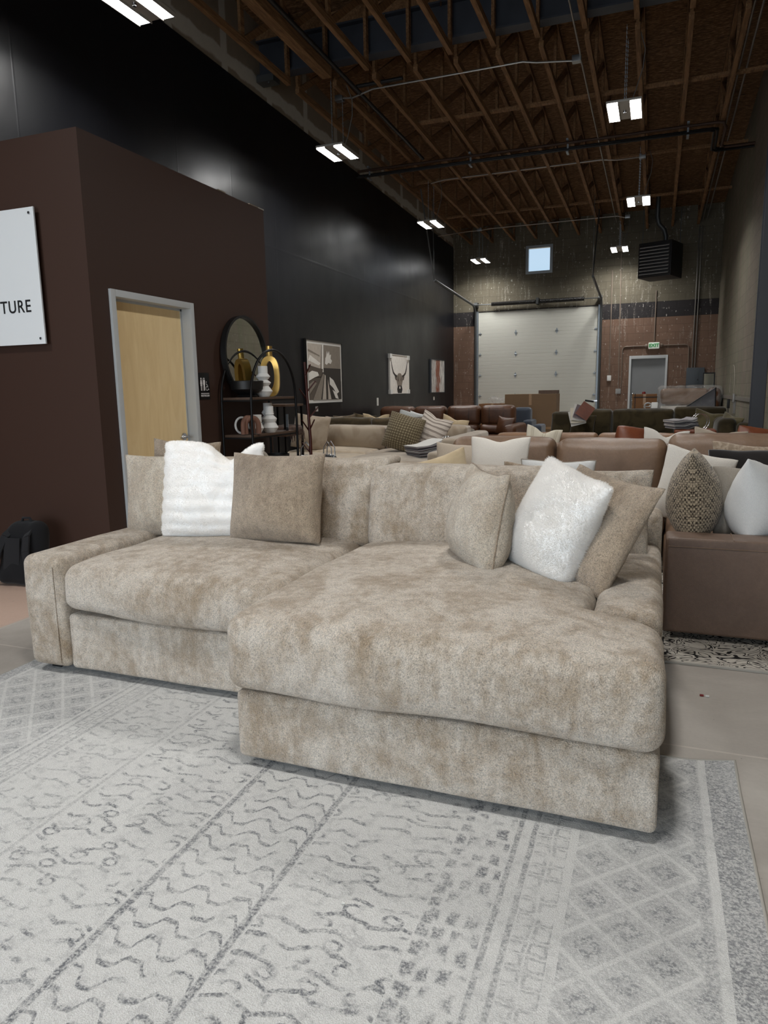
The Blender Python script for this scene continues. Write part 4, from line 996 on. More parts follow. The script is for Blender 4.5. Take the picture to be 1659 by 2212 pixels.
softx('lower_cushion', .1, 1.3, 17.95, 18.65, .0, .95, 'boucle_white', t, r=.06)
softx('end_bolster', 1.1, 1.38, 17.85, 18.6, .45, 1.36, 'leather_umber', t, r=.12, m=(4, 8, 8))
b = B(); b.bm.free(); b.bm = softbm((.72, 18.28, .70), (1.34, .82, 1.39), r=.07, namp=.05, nsc=5.5, m=(30, 10, 26)); b.done('plastic_wrap', 'wrap', t, 12, 'world')
t = thing('folded_canvas', 'grey canvas panel with a black edge standing as a triangle before the wrapped sofa', 'canvas panel', (.85, 16, 0))
B().poly([(.5, .9), (1.12, 1.36), (1.16, 0), (.5, 0)], .18, 'y', 15.95).done('panel', 'grey_canvas', t, None, 'world')
B().tube([(.48, 15.95, .9), (1.12, 15.94, 1.36), (1.16, 15.94, .02)], .015, 6).done('edging', 'foot_black', t, 60, 'world')
t = thing('hand_trolley', 'small white trolley with a round wheel at the foot of the wrapped sofa', 'trolley', (-.08, 16.8, 0))
B().tube([(-.16 + .075 * cos(a), 16.7, .97 + .075 * sin(a)) for a in [2 * pi * k / 20 for k in range(20)]], .018, 8, closed=True).bar((-.23, 16.7, .97), (-.09, 16.7, .97), .02, .02).done('wheel', 'plastic_grey', t, 50, 'world')
B().bx(-.09, .04, 16.68, 16.75, .85, 1.06, .01).bar((-.14, 16.71, .97), (.0, 16.71, 1.04), .03, .03).done('bracket', 'plastic_white', t, 40, 'world')
B().bx(-.06, .0, 16.76, 16.82, 0, 1.0).bx(-.14, .08, 16.6, 16.9, 0, .06).done('stand', 'plastic_grey', t, None, 'world')
t = thing('leaning_mirror', 'narrow dark-framed mirror leaning in the rear right corner', 'mirror', (1.25, 20.2, 0))
b = B(); x0, x1 = 1.12, 1.38
b.bar((x0, 20.1, 0), (x0, 20.3, 1.72), .03, .03).bar((x1, 20.1, 0), (x1, 20.3, 1.72), .06, .03).bar((x0 - .015, 20.3, 1.72), (x1 + .015, 20.3, 1.72), .03, .03).bar((x0, 20.1, .02), (x1, 20.1, .02), .03, .03)
b.done('mirror_frame', 'foot_black', t, None, 'world')
B().face([(x0, 20.115, .02), (x1, 20.115, .02), (x1, 20.302, 1.71), (x0, 20.302, 1.71)]).face([(x0, 20.125, .02), (x1, 20.125, .02), (x1, 20.312, 1.71), (x0, 20.312, 1.71)]).done('mirror_glass', 'mirror_glass', t, None, 'world')

# ------------------------------------------------------------------ on the rear wall
yw = YR - .001
t = thing('unit_heater', 'black louvred unit heater hung high on the rear wall', 'heater', (-.05, 19.45, 3.95), radians(-20))
B().box((.0, 0, .5), (.8, .8, .82), None, 0, .02).done('casing', 'heater_dark', t, 40)
b = B().bx(-.37, .37, -.425, -.4, .12, .14).bx(-.37, .37, -.425, -.4, .86, .88).bx(-.38, -.36, -.425, -.4, .12, .88).bx(.36, .38, -.425, -.4, .12, .88)
b.done('front_frame', 'heater_dark', t, None)
for k in range(9): B().box((0, -.43, .17 + k * .078), (.7, .06, .012), Matrix.Rotation(radians(28), 3, 'X')).done('louver', 'louver', t, None)
tag(B().tube([(.05, .15, .9), (.05, .15, 1.1), (.02, .1, 1.25), (-.1, .05, 1.4), (-.12, .0, 1.55), (-.12, 0, 2.05)], .055, 12).done('flue', 'track_dark', t, 60), 'ribbed metal flue pipe')
B().cyl((-.35, -.3, .9), (-.35, -.3, 1.75), .008, 6).cyl((.35, .3, .9), (.35, .3, 1.75), .008, 6).done('hanger_rod', 'track_dark', t, 60)
t = thing('exit_sign', 'white exit sign with green letters over the grey steel door', 'exit sign', (-.12, yw, 2.5))
B().box((0, -.04, 0), (.28, .07, .17), None, 0, .025).done('sign_body', 'exit_face', t, 40)
e = text('EXIT', .125, 'exit_green', 'lettering', t, .004, .004, 1.0); e.rotation_euler = (pi / 2, 0, 0); e.location = (0, -.078, .0)
for s in (-1, 1): B().lathe([(0, 0), (.05, .0), (.045, .05), (.02, .07), (0, .07)], (0, 0, 0), 14).done('emergency_head', 'conduit_brown', t, 50).matrix_local = Matrix.Translation((s * .165, -.05, .0)) @ Matrix.Rotation(s * pi / 2, 4, 'Y')
t = thing('electrical_panel', 'dark grey electrical panel box beside the exit door', 'panel', (.95, yw, 1.3))
B().bx(-.22, .22, -.13, 0, 0, .58, .006).done('cabinet', 'panel_grey', t, 40); B().bx(-.14, .09, -.136, -.13, .05, .5, .002).done('cover_door', 'panel_grey', t, 40); B().bx(.05, .075, -.145, -.136, .24, .28).done('latch', 'foot_black', bpy.data.objects['cover_door'], None)
def wallpipe(pts, label, m='conduit_brown', r=.014):
    tag(B().tube([(x, YR - .02, z) for x, z in pts], r, 6).done('conduit', m, None, 60), label, 'conduit', 'rear wall conduits')
wallpipe([(-1.27, 4.55), (-1.25, 1.72)], 'thin conduit down to the white wall control, nearest the garage door')
wallpipe([(-1.06, 5.5), (-1.0, 1.36)], 'tall conduit down the rear wall to the grey outlet box')
wallpipe([(-.12, 3.95), (-.12, 2.61)], 'conduit from the heater down to the exit sign')
for k, x in enumerate((.86, .93)): wallpipe([(x, 5.5), (x, 1.88)], ['left', 'right'][k] + ' one of the paired tall conduits above the electrical panel', 'conduit', .016)
wallpipe([(-.36, 2.5), (-.84, 2.5), (-.9, 2.48), (-.93, 2.4), (-.93, 1.4)], 'bent conduit from the exit sign down the left side of the exit door')
wallpipe([(.12, 2.5), (.66, 2.5), (.73, 2.48), (.76, 2.4), (.77, 1.88)], 'bent conduit from the exit sign to the electrical panel')
tag(B().bx(-1.31, -1.2, YR - .05, yw, 1.58, 1.73, .01).done('wall_control', 'plastic_white', None, 40), 'small white control box on the brown block wall', 'switch')
tag(B().bx(-1.07, -.93, YR - .06, yw, 1.22, 1.36, .01).bx(-1.03, -.97, YR - .066, YR - .06, 1.25, 1.33).done('outlet_box', 'plastic_grey', None, 40), 'grey outlet box at the foot of the tall conduit', 'outlet')
# ------------------------------------------------------------------ right wall
t = thing('steel_column', 'dark grey steel column against the right block wall', 'column', (1.33, 11.35, 0))
B().bx(1.26, 1.425, 11.23, 11.25, 0, zdeck(11.2) - .06).bx(1.26, 1.425, 11.44, 11.46, 0, zdeck(11.4) - .06).bx(1.32, 1.335, 11.25, 11.44, 0, zdeck(11.4) - .06).done('column_shaft', 'column_grey', t, None, 'world')
B().bx(1.2, 1.428, 11.18, 11.5, 0, .02).done('base_plate', 'column_grey', t, None, 'world')
xr = XR - .001
tag(B().bx(XR - .02, xr, 11.5, 20.2, 1.12, 1.19, .004).done('wire_raceway', 'conduit', None, None), 'pale wire raceway along the right block wall', 'raceway')
tag(B().bx(XR - .06, XR - .02, 15.12, 15.28, 1.07, 1.24, .01).bx(XR - .04, xr, 15.16, 15.24, .86, 1.1).done('outlet_box', 'conduit', None, 40), 'outlet box on the right wall raceway', 'outlet')
t = thing('power_adapter', 'black power adapter with a hanging cord on the right wall outlet', 'adapter', (XR - .09, 15.6, .98))
B().box((0, 0, .06), (.05, .09, .18), None, 0, .01).done('adapter_block', 'foot_black', t, 40); B().tube([(0, 0, -.03), (.01, .03, -.2), (.02, .05, -.6), (.0, .05, -.97)], .008, 6).done('adapter_cord', 'foot_black', t, 60)
tag(B().tube([(XR - .004, 16.05 - .42 * sin(a) * 1, 1.38 + .42 * cos(a) * (1 if cos(a) > 0 else 2)) for a in [-pi / 2 * 1.1 + pi * 1.1 * k / 24 for k in range(25)]], .0035, 5).done('painted_arch', 'tone_b', None, 60), 'thin pale arch outline drawn on the right block wall', 'wall mark')
# ------------------------------------------------------------------ pictures on the black wall (hung plumb, facing +x)
def frame(name, label, y0, y1, z0, z1, depth=.045, fw=.03, fm='black_paint', mat=.06, cat='picture'):
    t = thing(name, label, cat, (XL + .002, (y0 + y1) / 2, (z0 + z1) / 2)); w, h = (y1 - y0) / 2, (z1 - z0) / 2
    B().bx(0, depth, -w, -w + fw, -h, h).bx(0, depth, w - fw, w, -h, h).bx(0, depth, -w + fw, w - fw, -h, -h + fw).bx(0, depth, -w + fw, w - fw, h - fw, h).done('frame', fm, t, None)
    t0 = t
    if mat: t = B().bx(.004, depth - .012, -w + fw, w - fw, -h + fw, h - fw).done('mat_board', 'paper_tag', t, None)
    return t, w - fw - mat, h - fw - mat, depth - .011
def art(t, x, w, h, polys, base, name='print'):
    b = B(); ms = [base] + sorted({p[0] for p in polys}); b.face([(x, -w, -h), (x, w, -h), (x, w, h), (x, -w, h)], 0)
    for k, (m, pts) in enumerate(polys): b.face([(x + .0006 * (k + 1), w * (2 * a - 1), h * (2 * c - 1)) for a, c in pts], ms.index(m, 1) if m in ms[1:] else 0)
    return b.done(name, ms, t, None)
t, w, h, x = frame('framed_photograph', 'large framed black-and-white sailing photograph on the black wall', 11.2, 12.72, 1.19, 2.33, mat=.055, fw=.022)
cl = [(.5 + .36 * s, c) for s, c in ((0, .66), (.15, .64), (.3, .68), (.5, .66), (.62, .72), (.5, .76), (.55, .84), (.42, .82), (.38, .9), (.26, .84), (.2, .9), (.12, .8), (.04, .76))]
art(t, x, w, h, [('tone_c', [(.42, .58), (1, .56), (1, 1), (.42, 1)]), ('tone_a', cl), ('tone_e', [(.4, .34), (1, .34), (1, .58), (.4, .58)]), ('tone_b', [(0, .62), (.36, .56), (.40, 1), (0, 1)]), ('tone_a', [(0, .7), (.3, .62), (.36, .66), (.05, .8)]), ('tone_c', [(0, .86), (.34, .78), (.34, .8), (0, .9)]), ('tone_a', [(.38, .5), (.44, .5), (.46, 1), (.41, 1)]),
     ('tone_d', [(0, .4), (.4, .42), (.42, .56), (0, .6)]), ('tone_a', [(0, .34), (.16, .4), (.3, .44), (.26, .5), (.1, .52), (0, .48)]), ('tone_e', [(.2, 0), (1, 0), (1, .34), (.56, .5), (.4, .5)]), ('tone_c', [(.1, 0), (.34, 0), (.46, .46), (.42, .48)]), ('tone_b', [(.38, 0), (.5, 0), (.5, .44), (.47, .46)]), ('tone_b', [(.56, .0), (.66, .0), (.56, .38)]), ('tone_a', [(.62, .42), (.74, .36), (.92, .14), (.84, .1), (.72, .22), (.62, .28)]), ('tone_a', [(.7, .18), (.8, .02), (.9, .0), (.84, .12)]), ('tone_c', [(0, .1), (.22, .3), (.12, .34), (0, .28)])], 'tone_d')
t, w, h, x = frame('cow_print', 'framed print of a long-horned highland cow on the black wall, with white corner protectors', 15.37, 16.72, 1.34, 2.24, fw=.012, mat=0, depth=.04, fm='paper_tag')
horn = lambda s: [(.5 + s * q, c) for q, c in ((.1, .46), (.22, .5), (.3, .56), (.36, .68), (.42, .86), (.44, .86), (.40, .66), (.34, .52), (.24, .44), (.12, .4))]
art(t, x, w, h, [('tone_e', horn(-1)), ('tone_e', horn(1)), ('tone_d', [(.24, .44), (.34, .42), (.36, .32), (.28, .36)]), ('tone_d', [(.76, .44), (.66, .42), (.64, .32), (.72, .36)]), ('tone_c', [(.34, .32), (.36, .46), (.44, .53), (.56, .53), (.64, .46), (.66, .32), (.6, .16), (.6, 0), (.4, 0), (.4, .16)]), ('tone_d', [(.38, .34), (.42, .48), (.46, .3)]), ('tone_d', [(.54, .34), (.58, .46), (.6, .3)]), ('tone_f', [(.4, .2), (.6, .2), (.64, .1), (.6, 0), (.4, 0), (.36, .1)]), ('tone_a', [(.46, .12), (.54, .12), (.52, .18), (.48, .18)])], 'tone_a')
for sy in (-1, 1):
    for sz in (-1, 1): B().box((.025, sy * .62, sz * .405), (.06, .14, .1)).done('corner_protector', 'plastic_white', t, None)
t, w, h, x = frame('abstract_painting', 'small abstract canvas with rust strokes, nearest the rear wall', 18.55, 19.85, 1.34, 2.24, fw=.012, mat=0, depth=.05, fm='panel_grey')
g = G('abstract_paint', rgb(190, 188, 184), .7); co = g.co(); xx, yy, zz = g.sep(co)
n = g.noise(g.map(co, (1, 3, .8)), 5, 5, .65, .6); mid = 1 - (yy + (g.noise(co, 5, 3) - .5) * .3).abs().sm(.12, .26)
c = g.ramp(n, (.35, rgb(110, 104, 100)), (.5, rgb(192, 190, 186)), (.7, rgb(214, 212, 208)))
g.set('Base Color', g.mix((mid * n.sm(.36, .52)).clamp(), c, rgb(128, 68, 42))); MAT['abstract'] = g.mat
art(t, x, w, h, [], 'abstract', 'canvas')
for k, (y, z, lab) in enumerate(((11.62, 1.10, 'small price tag under the sailing photograph'), (14.65, 1.18, 'white tag strip on the black wall left of the cow print'), (18.92, 1.18, 'small price tag under the abstract canvas'))):
    tag(B().bx(XL + .001, XL + .012, y - .045, y + .045, z - .04 - .05 * (k == 1), z + .05 + .03 * (k == 1)).done('price_tag', 'paper_tag', None, None), lab, 'tag', 'tags on the black wall')
# ------------------------------------------------------------------ arched shelf and what stands on it
AX0, AX1, AY0, AY1 = -3.83, -3.51, 5.735, 6.62
ym = (AY0 + AY1) / 2; ry = (AY1 - AY0) / 2
A = thing('arched_shelf', 'black metal shelf with two arched ends and dark wood boards, beside the restroom door', 'shelf', (-3.67, ym, 0))
for x in (AX0, AX1):
    pts = [(x, AY0, 0), (x, AY0, .6), (x, AY0, 1.15), (x, AY0 + .005, 1.33)] + [(x, ym - ry * cos(a) * .985, 1.36 + .45 * sin(a)) for a in [pi * k / 22 for k in range(1, 22)]] + [(x, AY1 - .005, 1.33), (x, AY1, 1.15), (x, AY1, .6), (x, AY1, 0)]
    B().tube(pts, .0125, 10).done('arch_frame', 'black_metal', A, 60, 'world')
for z in (1.35, 1.0, .62, .2):
    bd_ = B().bx(AX0 + .005, AX1 - .012, AY0 + .012, AY1 - .012, z - .012, z + .012, .003).done('board', 'shelf_wood', A, 40, 'world')
    rl__ = B().bx(AX0, AX1, AY0 - .006, AY0 + .008, z - .026, z - .012).bx(AX0, AX1, AY1 - .008, AY1 + .006, z - .026, z - .012).bx(AX1 - .014, AX1, AY0, AY1, z - .026, z - .012).done('rail', 'black_metal', A, None, 'world'); rl__.parent = bd_
Z1, Z2, Z3 = 1.3625, 1.0125, .6325
# round mirror leaning on the wall
Mx = thing('round_mirror', 'round black-framed mirror leaning on the brown wall behind the gold vase', 'mirror', (-3.815, 6.19, Z1 + .005))
c = V3((0, 0, .39)); r = .385
ring = [(0, r * cos(a), .39 + r * sin(a)) for a in [2 * pi * k / 56 for k in range(56)]]
b = B(); prof = [(-.02, -.03), (.02, -.03), (.02, .0), (-.02, .0)]
rg = [[b.bm.verts.new((dx, (r + dr + .03 - .012) * cos(a), .39 + (r + dr + .03 - .012) * sin(a))) for dx, dr in ((-.02, -.03), (.035, -.03), (.035, -.008), (-.02, -.008))] for a in [2 * pi * k / 56 for k in range(56)]]
for i in range(56):
    for k in range(4): b.bm.faces.new((rg[i][k], rg[i][(k + 1) % 4], rg[(i + 1) % 56][(k + 1) % 4], rg[(i + 1) % 56][k]))
fr_ = b.done('mirror_frame', 'black_paint', Mx, 40)
b = B(); b.face([(.008, (r - .008) * cos(2 * pi * k / 56), .39 + (r - .008) * sin(2 * pi * k / 56)) for k in range(56)]); b.face([(-.015, (r - .008) * cos(2 * pi * k / 56), .39 + (r - .008) * sin(2 * pi * k / 56)) for k in range(56)])
gl = b.done('mirror_glass', 'mirror_glass', Mx, None)
Mx.rotation_euler = (0, radians(-2.5), 0)
def zigvase(name, loc, s, label, tiers, mat='white_ceramic', group=None):
    """stacked-cone vase; tiers = [(r_out, r_in, height)...] bottom to top, then neck"""
    pr = [(0, 0)]; z = 0.
    for ro, ri, hh in tiers: pr += [(ri * .92 if z else ro * .6, z)] if not z else []; pr += [(ro, z + hh * .5), (ro * .97, z + hh * .56), (ri, z + hh)]; z += hh
    pr += [(pr[-1][0], z + .07), (pr[-1][0] - .008, z + .07), (pr[-1][0] - .01, z + .01), (0, z + .005)]
    pr = [(a * s, c * s) for a, c in pr]
    o = B().lathe(pr, (0, 0, 0), 36).done(name, mat, None, 35); o.location = loc; return tag(o, label, 'vase', group)
zigvase('ceramic_vase', (-3.585, 6.10, Z1), 1., 'tallest white stacked-cone vase, on the top board in front of the gold vase', [(.088, .05, .105), (.076, .043, .058), (.070, .046, .062)])
zigvase('ceramic_vase', (-3.575, 6.17, Z2), .98, 'white stacked-cone vase on the middle board, in front', [(.088, .06, .10), (.076, .04, .075), (.05, .042, .02)])
zigvase('ceramic_vase', (-3.70, 6.36, Z2), .98, 'white stacked-cone vase on the middle board, half hidden behind the front one', [(.088, .055, .105), (.074, .043, .058), (.066, .046, .06)])
zigvase('ceramic_vase', (-3.60, 5.96, Z2), .9, 'squat white vase with a wide neck on the middle board', [(.078, .054, .12), (.06, .058, .012)])
tag(B().lathe([(0, 0), (.09, 0), (.10, .012), (.09, .02), (.06, .03), (.10, .04), (.15, .075), (.158, .15), (.15, .155), (.14, .08), (.09, .05), (0, .045)], (-3.66, 5.92, Z1), 40).done('footed_bowl', 'black_paint', None, 40), 'black footed bowl on the top board of the arched shelf', 'bowl')
# gold vase with an open loop body
b = B(); H, Wd, T = .40, .19, .085; n = 40; rgs = []
for k in range(n):
    a = 2 * pi * k / n; ca, sa = cos(a), sin(a)
    se = lambda q, p: (abs(q) ** p) * (1 if q > 0 else -1)
    yo, zo = Wd / 2 * se(ca, .75), H / 2 * se(sa, .62 if sa < 0 else .8); yi, zi = Wd / 2 * .46 * ca, H / 2 * .70 * sa + .012
    rgs.append([b.bm.verts.new((dx, yy_, zz_ + H / 2)) for dx, yy_, zz_ in ((-T / 2, yo, zo), (T / 2, yo, zo), (T / 2 * .8, yi, zi), (-T / 2 * .8, yi, zi))])
for i in range(n):
    for k in range(4): b.bm.faces.new((rgs[i][k], rgs[i][(k + 1) % 4], rgs[(i + 1) % n][(k + 1) % 4], rgs[(i + 1) % n][k]))
bmesh.ops.bevel(b.bm, geom=[e for e in b.bm.edges], offset=.004, segments=1, affect='EDGES') if False else None
b.lathe([(.036, H - .01), (.03, H + .015), (.032, H + .1), (.025, H + .1), (.023, H + .02), (0, H + .01)], (0, 0, 0), 24)
o = b.done('loop_vase', 'brass', None, 35); o.location = (-3.66, 6.37, Z1 + .001); o.rotation_euler = (0, 0, radians(-66))
tag(o, 'brushed gold vase with an open loop body on the top board', 'vase')
# knotted clay sculpture
b = B()
for off, dy, rot_ in ((-.012, -.012, 14), (.016, .014, -16)):
    R = Matrix.Rotation(radians(rot_), 3, 'Z')
    pts = [(0, -.062, .004), (0, -.064, .05)] + [(0, -.064 * cos(a), .085 + .072 * sin(a)) for a in [pi * k / 14 for k in range(15)]] + [(0, .064, .05), (0, .062, .004)]
    b.tube([R @ V3(p) + V3((off, dy, 0)) for p in pts], .025, 12)
o = b.done('loop_sculpture', 'clay_brown', None, 60); o.location = (-3.585, 5.815, Z2 + .002); o.rotation_euler = (0, 0, radians(-25))
tag(o, 'brown clay loop sculpture on the left of the middle board', 'sculpture')
o = B().tube([(0, .075 * cos(a), .085 + .075 * sin(a)) for a in [2 * pi * k / 32 for k in range(32)]], .011, 8, closed=True).done('ring_ornament', 'white_ceramic', None, 60); o.location = (-3.70, 5.86, Z2 + .001); o.rotation_euler = (0, 0, radians(-20))
tag(o, 'slim white ring ornament standing behind the brown clay loop', 'ornament')
o = tag(thing('display_card', 'dark grey framed card tilted at the right end of the middle board', 'card', (-3.56, 6.5, Z2 + .003)), None, None); o.rotation_euler = (radians(-38), 0, radians(28))
B().bx(-.012, .012, -.05, .05, .0, .17, .002).done('card_body', 'panel_grey', o, None); B().bx(.012, .014, -.05, .05, .0, .028).bx(.012, .014, -.05, -.046, 0, .17).bx(.012, .014, .046, .05, 0, .17).done('card_edge', 'plastic_grey', o, None)
tag(B().lathe([(0, 0), (.08, 0), (.11, .02), (.145, .08), (.15, .15), (.142, .15), (.13, .08), (.09, .03), (0, .025)], (-3.63, 6.34, Z3), 36).done('bowl', 'black_paint', None, 40), 'plain black bowl on the lower board, just above the white fur pillow', 'bowl')
o = B().tube([(0, .10 * cos(a), .02 + .15 * sin(a)) for a in [pi * k / 16 for k in range(17)]], .022, 10).done('arch_ornament', 'bone', None, 60); o.location = (-3.63, 6.06, Z3 + .02); o.rotation_euler = (0, 0, radians(-20))
tag(o, 'bone-coloured arch ornament beside the lower black bowl', 'ornament')

# ------------------------------------------------------------------ coat stand, bag, side shelf
t = thing('coat_stand', 'slim mahogany coat stand with short pegs right of the arched shelf', 'coat stand', (-3.50, 6.9, 0))
B().tube([(.0, 0, 0), (0, 0, .9), (-.04, 0, 1.72)], [.019, .017, .014], 10).done('pole', 'mahogany', t, 60); pole_ = bpy.data.objects['pole']
for z, dx, dy in ((1.63, .09, -.05), (1.46, .10, .03), (1.38, -.1, .02), (1.18, .11, .02), (1.04, -.11, .04), (1.05, .09, -.05), (.80, -.1, .0)):
    x0 = -.04 * max(0, (z - .9) / .82); B().tube([(x0, 0, z - .06), (x0 + dx, dy, z + .06)], [.009, .007], 8).done('peg', 'mahogany', pole_, 60)
B().bar((-.2, -.05, .015), (.2, .05, .015), .04, .03).bar((.05, -.2, .015), (-.05, .2, .015), .04, .03).done('foot', 'mahogany', t, None)
def bag(loc, yaw, label):
    t = thing('handbag', label, 'bag', loc, radians(yaw), 'silver bags under the coat stand')
    b = B(); b.bm.free(); b.bm = softbm((0, 0, .16), (.24, .12, .32), r=.04, namp=.02, nsc=12, m=(10, 5, 12), deform=lambda o: (o[0] * (1 - .25 * o[2] / .32), o[1] * (1 - .5 * o[2] / .32), o[2])); b.done('bag_body', 'silver_bag', t, 50)
    for s in (-.03, .03): B().tube([(-.06, s, .3), (-.055, s, .4), (0, s, .47), (.055, s, .4), (.06, s, .3)], .006, 6).done('handle', 'silver_bag', t, 60)
t = thing('plant_stand', 'low dark table carrying the silver bags by the coat stand', 'table', (-3.55, 7.16, 0))
B().bx(-.22, .22, -.15, .15, .35, .38, .004).done('table_top', 'shelf_wood', t, 40)
for sx in (-1, 1):
    for sy in (-1, 1): B().bx(sx * .2 - .015, sx * .2 + .015, sy * .13 - .015, sy * .13 + .015, 0, .35).done('leg', 'foot_black', t, None)
bag((-3.66, 7.1, .382), 20, 'crumpled silver bag with loop handles left of the coat stand pole'); bag((-3.43, 7.22, .382), -15, 'crumpled silver bag with loop handles right of the coat stand pole')
t = thing('side_shelf', 'small dark open shelf standing behind the arched shelf', 'shelf', (-4.6, 8.3, 0))
for z in (1.24, .86, .4): B().bx(-.2, .2, -.3, .2, z - .015, z + .015, .003).done('board', 'shelf_wood', t, 40)
for x in (-.18, .18):
    for y in (-.28, .18): B().bx(x - .012, x + .012, y - .012, y + .012, 0, 1.24).done('leg', 'black_metal', t, None)
th = thing('fringed_throw', 'mauve-brown fringed throw hanging over the small dark shelf', 'throw', (-4.44, 8.2, .88))
softx('throw_cloth', -4.66, -4.37, 8.02, 8.42, .88, .98, 'mauve_throw', th, r=.04, namp=.02, nsc=12)
for k in range(16):
    y = 8.02 + k * .025; B().tube([(-4.38, y, .93), (-4.35, y + .004, .89), (-4.345 + .01 * sin(k * 2.3), y + .01 * sin(k), .80 - .03 * sin(k * 1.7))], .005, 5).done('fringe', 'mauve_throw', th, 60, 'world')

# ------------------------------------------------------------------ signs and backpack on the left
t = thing('wall_sign', 'white shop sign board with slim black capitals on the brown wall', 'sign', (-4.98, YB0 - .045, 2.275))
B().bx(-.70, .70, -.006, .006, -.485, .485).done('board', 'sign_white', t, None)
tx = text('TURE', .128, 'ink_black', 'lettering', t, .001, .0012, .92, 1.12); tx.rotation_euler = (pi / 2, 0, 0); tx.location = (.44, -.0075, -.21)
for x in (-.66, .66):
    for z in (-.445, .445): B().cyl((x, -.014, z), (x, .044, z), .01, 12).done('standoff', 'chrome', t, 40)
t = thing('restroom_sign', 'black restroom sign with white figures to the right of the maple door', 'sign', (XB + .001, 5.525, 1.47))
B().bx(0, .006, -.078, .078, -.12, .12, .002).done('sign_plate', 'restroom_black', t, 40)
b = B(); X0 = .0075
def pg(pts): b.face([(X0, y / 1000., z / 1000.) for y, z in pts])
def disc(y, z, r, n=14): pg([(y + r * cos(2 * pi * k / n), z + r * sin(2 * pi * k / n)) for k in range(n)])
disc(-52, 68, 8.5); pg([(-60, 57), (-44, 57), (-37, 20), (-43, 18), (-40, 2), (-64, 2), (-61, 18), (-67, 20)]); pg([(-58, 2), (-46, 2), (-47, -40), (-57, -40)])
pg([(-31.5, 74), (-28.5, 74), (-28.5, -42), (-31.5, -42)])
disc(-6, 68, 8.5); pg([(-18, 57), (6, 57), (9, 50), (9, 14), (4, 14), (3, -40), (-5, -40), (-6, 4), (-7, -40), (-15, -40), (-16, 14), (-21, 14), (-21, 50)])
disc(29, 38, 5); pg([(27, 32), (31, 32), (32, 16), (44, 13), (43, 9), (28, 11)])
n = 24
for k in range(n):
    a0 = 2 * pi * k / n; a1 = 2 * pi * (k + 1) / n; cc = (35, -20)
    pg([(cc[0] + r_ * cos(a), cc[1] + r_ * sin(a)) for r_, a in ((20, a0), (20, a1), (15.5, a1), (15.5, a0))])
pg([(44, 10), (48, 10), (58, -28), (66, -26), (66, -31), (55, -33)])
pg([(-60, -62), (66, -62), (66, -68), (-60, -68)])
b.done('pictograms', 'icon_white', t, None)
tx = text('RESTROOM', .025, 'icon_white', 'lettering', t, .0005, .0004, 1.0, 1.0); tx.matrix_local = Matrix.Translation((.0075, .003, -.086)) @ Matrix(((0, 0, 1, 0), (1, 0, 0, 0), (0, 1, 0, 0), (0, 0, 0, 1)))

t = thing('backpack', 'black backpack with hanging straps leaning on the brown wall, at the left edge', 'bag', (-4.43, 3.88, .003), radians(6))
def bpd(o):
    x, y, z = o; k = max(0, z - .26) / .22
    return (x * (1 - .32 * k * k), y + z * .3 - .05, z)
b = B(); b.bm.free(); b.bm = softbm((0, 0, .235), (.35, .17, .46), r=.075, puff={'-y': .02, '+y': .03}, namp=.008, nsc=9, m=(10, 5, 12), deform=bpd); b.done('body', 'black_nylon', t, 60)
for s in (-1, 1):
    pts = [(s * .07, -.02 + .06, .43), (s * .095, -.055, .37), (s * .12, -.105, .27), (s * .145, -.13, .16), (s * .165, -.125, .06)]
    b = B(); hw = .03
    for p, q in zip(pts, pts[1:]): b.bar(p, q, .058, .016, (0, 1, 0), 0, .004)
    b.done('shoulder_strap', 'black_nylon_light', t, 50)
B().bar((-.02, -.105, .12), (-.02, -.07, .36), .14, .012, (0, 1, 0), 0, .004).done('back_pad', 'black_nylon_light', t, 50)
B().tube([(-.05, .07, .44), (-.03, .07, .49), (.03, .07, .49), (.05, .08, .44)], .01, 8).done('top_handle', 'black_nylon_light', t, 60)
B().tube([(-.17, -.09, .1), (-.22, -.1, .14), (-.235, -.11, .08), (-.2, -.13, .02), (-.26, -.17, .006), (-.36, -.22, .004)], .007, 6).done('strap_end', 'black_nylon', t, 60); B().box((-.21, -.13, .028), (.035, .03, .05), None, 0, .006).done('buckle', 'foot_black', t, 40)
# small litter on the floor
tag(B().bx(.245, .262, 3.325, 3.334, .001, .008, .002).done('floor_scrap', 'red_plastic', None, 40), 'tiny red scrap on the concrete by the right side of the sofa', 'scrap')
tag(B().bx(.268, .285, 3.322, 3.332, .001, .008, .002).done('floor_scrap', 'plastic_white', None, 40), 'tiny white scrap beside the red one on the concrete', 'scrap')
for (x, y, lab) in ((-.845, 1.62, 'tiny white paper fleck on the rug, farther of two'), (-.74, 1.56, 'tiny white paper fleck on the rug, nearer of two')):
    tag(B().box((x, y, .0135), (.009, .006, .0015)).done('paper_fleck', 'plastic_white', None, None), lab, 'scrap')

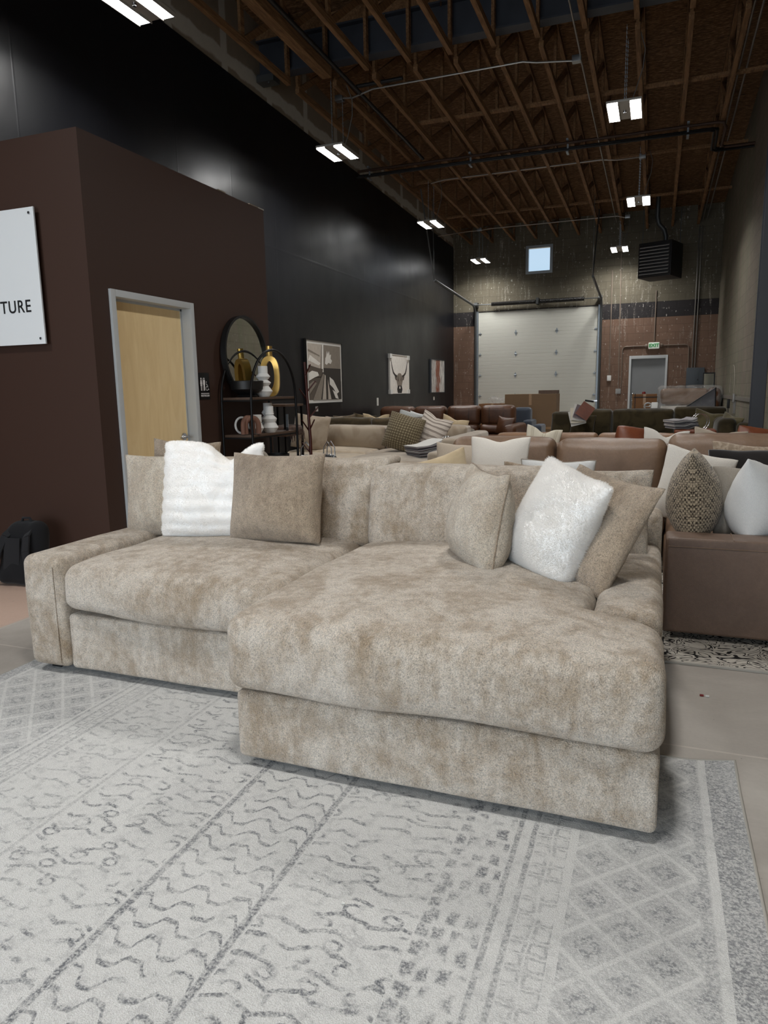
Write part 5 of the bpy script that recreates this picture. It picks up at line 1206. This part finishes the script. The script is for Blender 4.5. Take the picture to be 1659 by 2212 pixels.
# ------------------------------------------------------------------ daylight, world, camera
w = bpy.data.worlds.new('sky'); SC.world = w; w.use_nodes = True; nt = w.node_tree; bg = nt.nodes['Background']
tc = nt.nodes.new('ShaderNodeTexCoord'); sp = nt.nodes.new('ShaderNodeSeparateXYZ'); rp = nt.nodes.new('ShaderNodeValToRGB')
nt.links.new(tc.outputs['Generated'], sp.inputs[0]); nt.links.new(sp.outputs['Z'], rp.inputs[0]); nt.links.new(rp.outputs[0], bg.inputs['Color'])
e = rp.color_ramp.elements; e[0].position = .0; e[0].color = rgb(196, 190, 176); e[1].position = .14; e[1].color = rgb(186, 214, 236)
e2 = e.new(.165); e2.color = rgb(190, 216, 238); e3 = e.new(.6); e3.color = rgb(120, 170, 222)
bg.inputs['Strength'].default_value = SKY
ld = bpy.data.lights.new('storefront_daylight', 'AREA'); ld.shape = 'RECTANGLE'; ld.size = 6.4; ld.size_y = 3.2; ld.energy = DAY; ld.color = (.80, .90, 1.)
lo = bpy.data.objects.new('storefront_daylight', ld); COL.objects.link(lo); lo.location = (-2.15, YF - .35, 1.8); lo.rotation_euler = (radians(90), 0, 0)

cam = bpy.data.cameras.new('camera'); co_ = bpy.data.objects.new('camera', cam); COL.objects.link(co_)
cam.sensor_fit = 'VERTICAL'; cam.sensor_height = 24.; cam.lens = 1520.46 * 24. / 2212.; cam.clip_start = .05; cam.clip_end = 200
yw_, pt_, rl_ = radians(21.05065), radians(-9.70514), radians(-1.00580)
fwd = V3((-sin(yw_) * cos(pt_), cos(yw_) * cos(pt_), sin(pt_))); rt = V3((cos(yw_), sin(yw_), 0)); up = rt.cross(fwd)
r_ = rt * cos(rl_) + up * sin(rl_); u_ = up * cos(rl_) - rt * sin(rl_)
m = Matrix((r_, u_, -fwd)).transposed().to_4x4(); m.translation = (0, 0, 1.393); co_.matrix_world = m
SC.camera = co_
vs_ = SC.view_settings; vs_.view_transform = 'Standard'; vs_.look = 'None'; vs_.gamma = 1.; vs_.exposure = EXPO; vs_.use_curve_mapping = False
cy = SC.cycles; cy.use_denoising = True; cy.use_adaptive_sampling = True; cy.adaptive_threshold = .05; cy.max_bounces = 6; cy.diffuse_bounces = 3; cy.glossy_bounces = 3; cy.transmission_bounces = 6; cy.transparent_max_bounces = 8; cy.caustics_reflective = False; cy.caustics_refractive = False; cy.sample_clamp_indirect = 6.
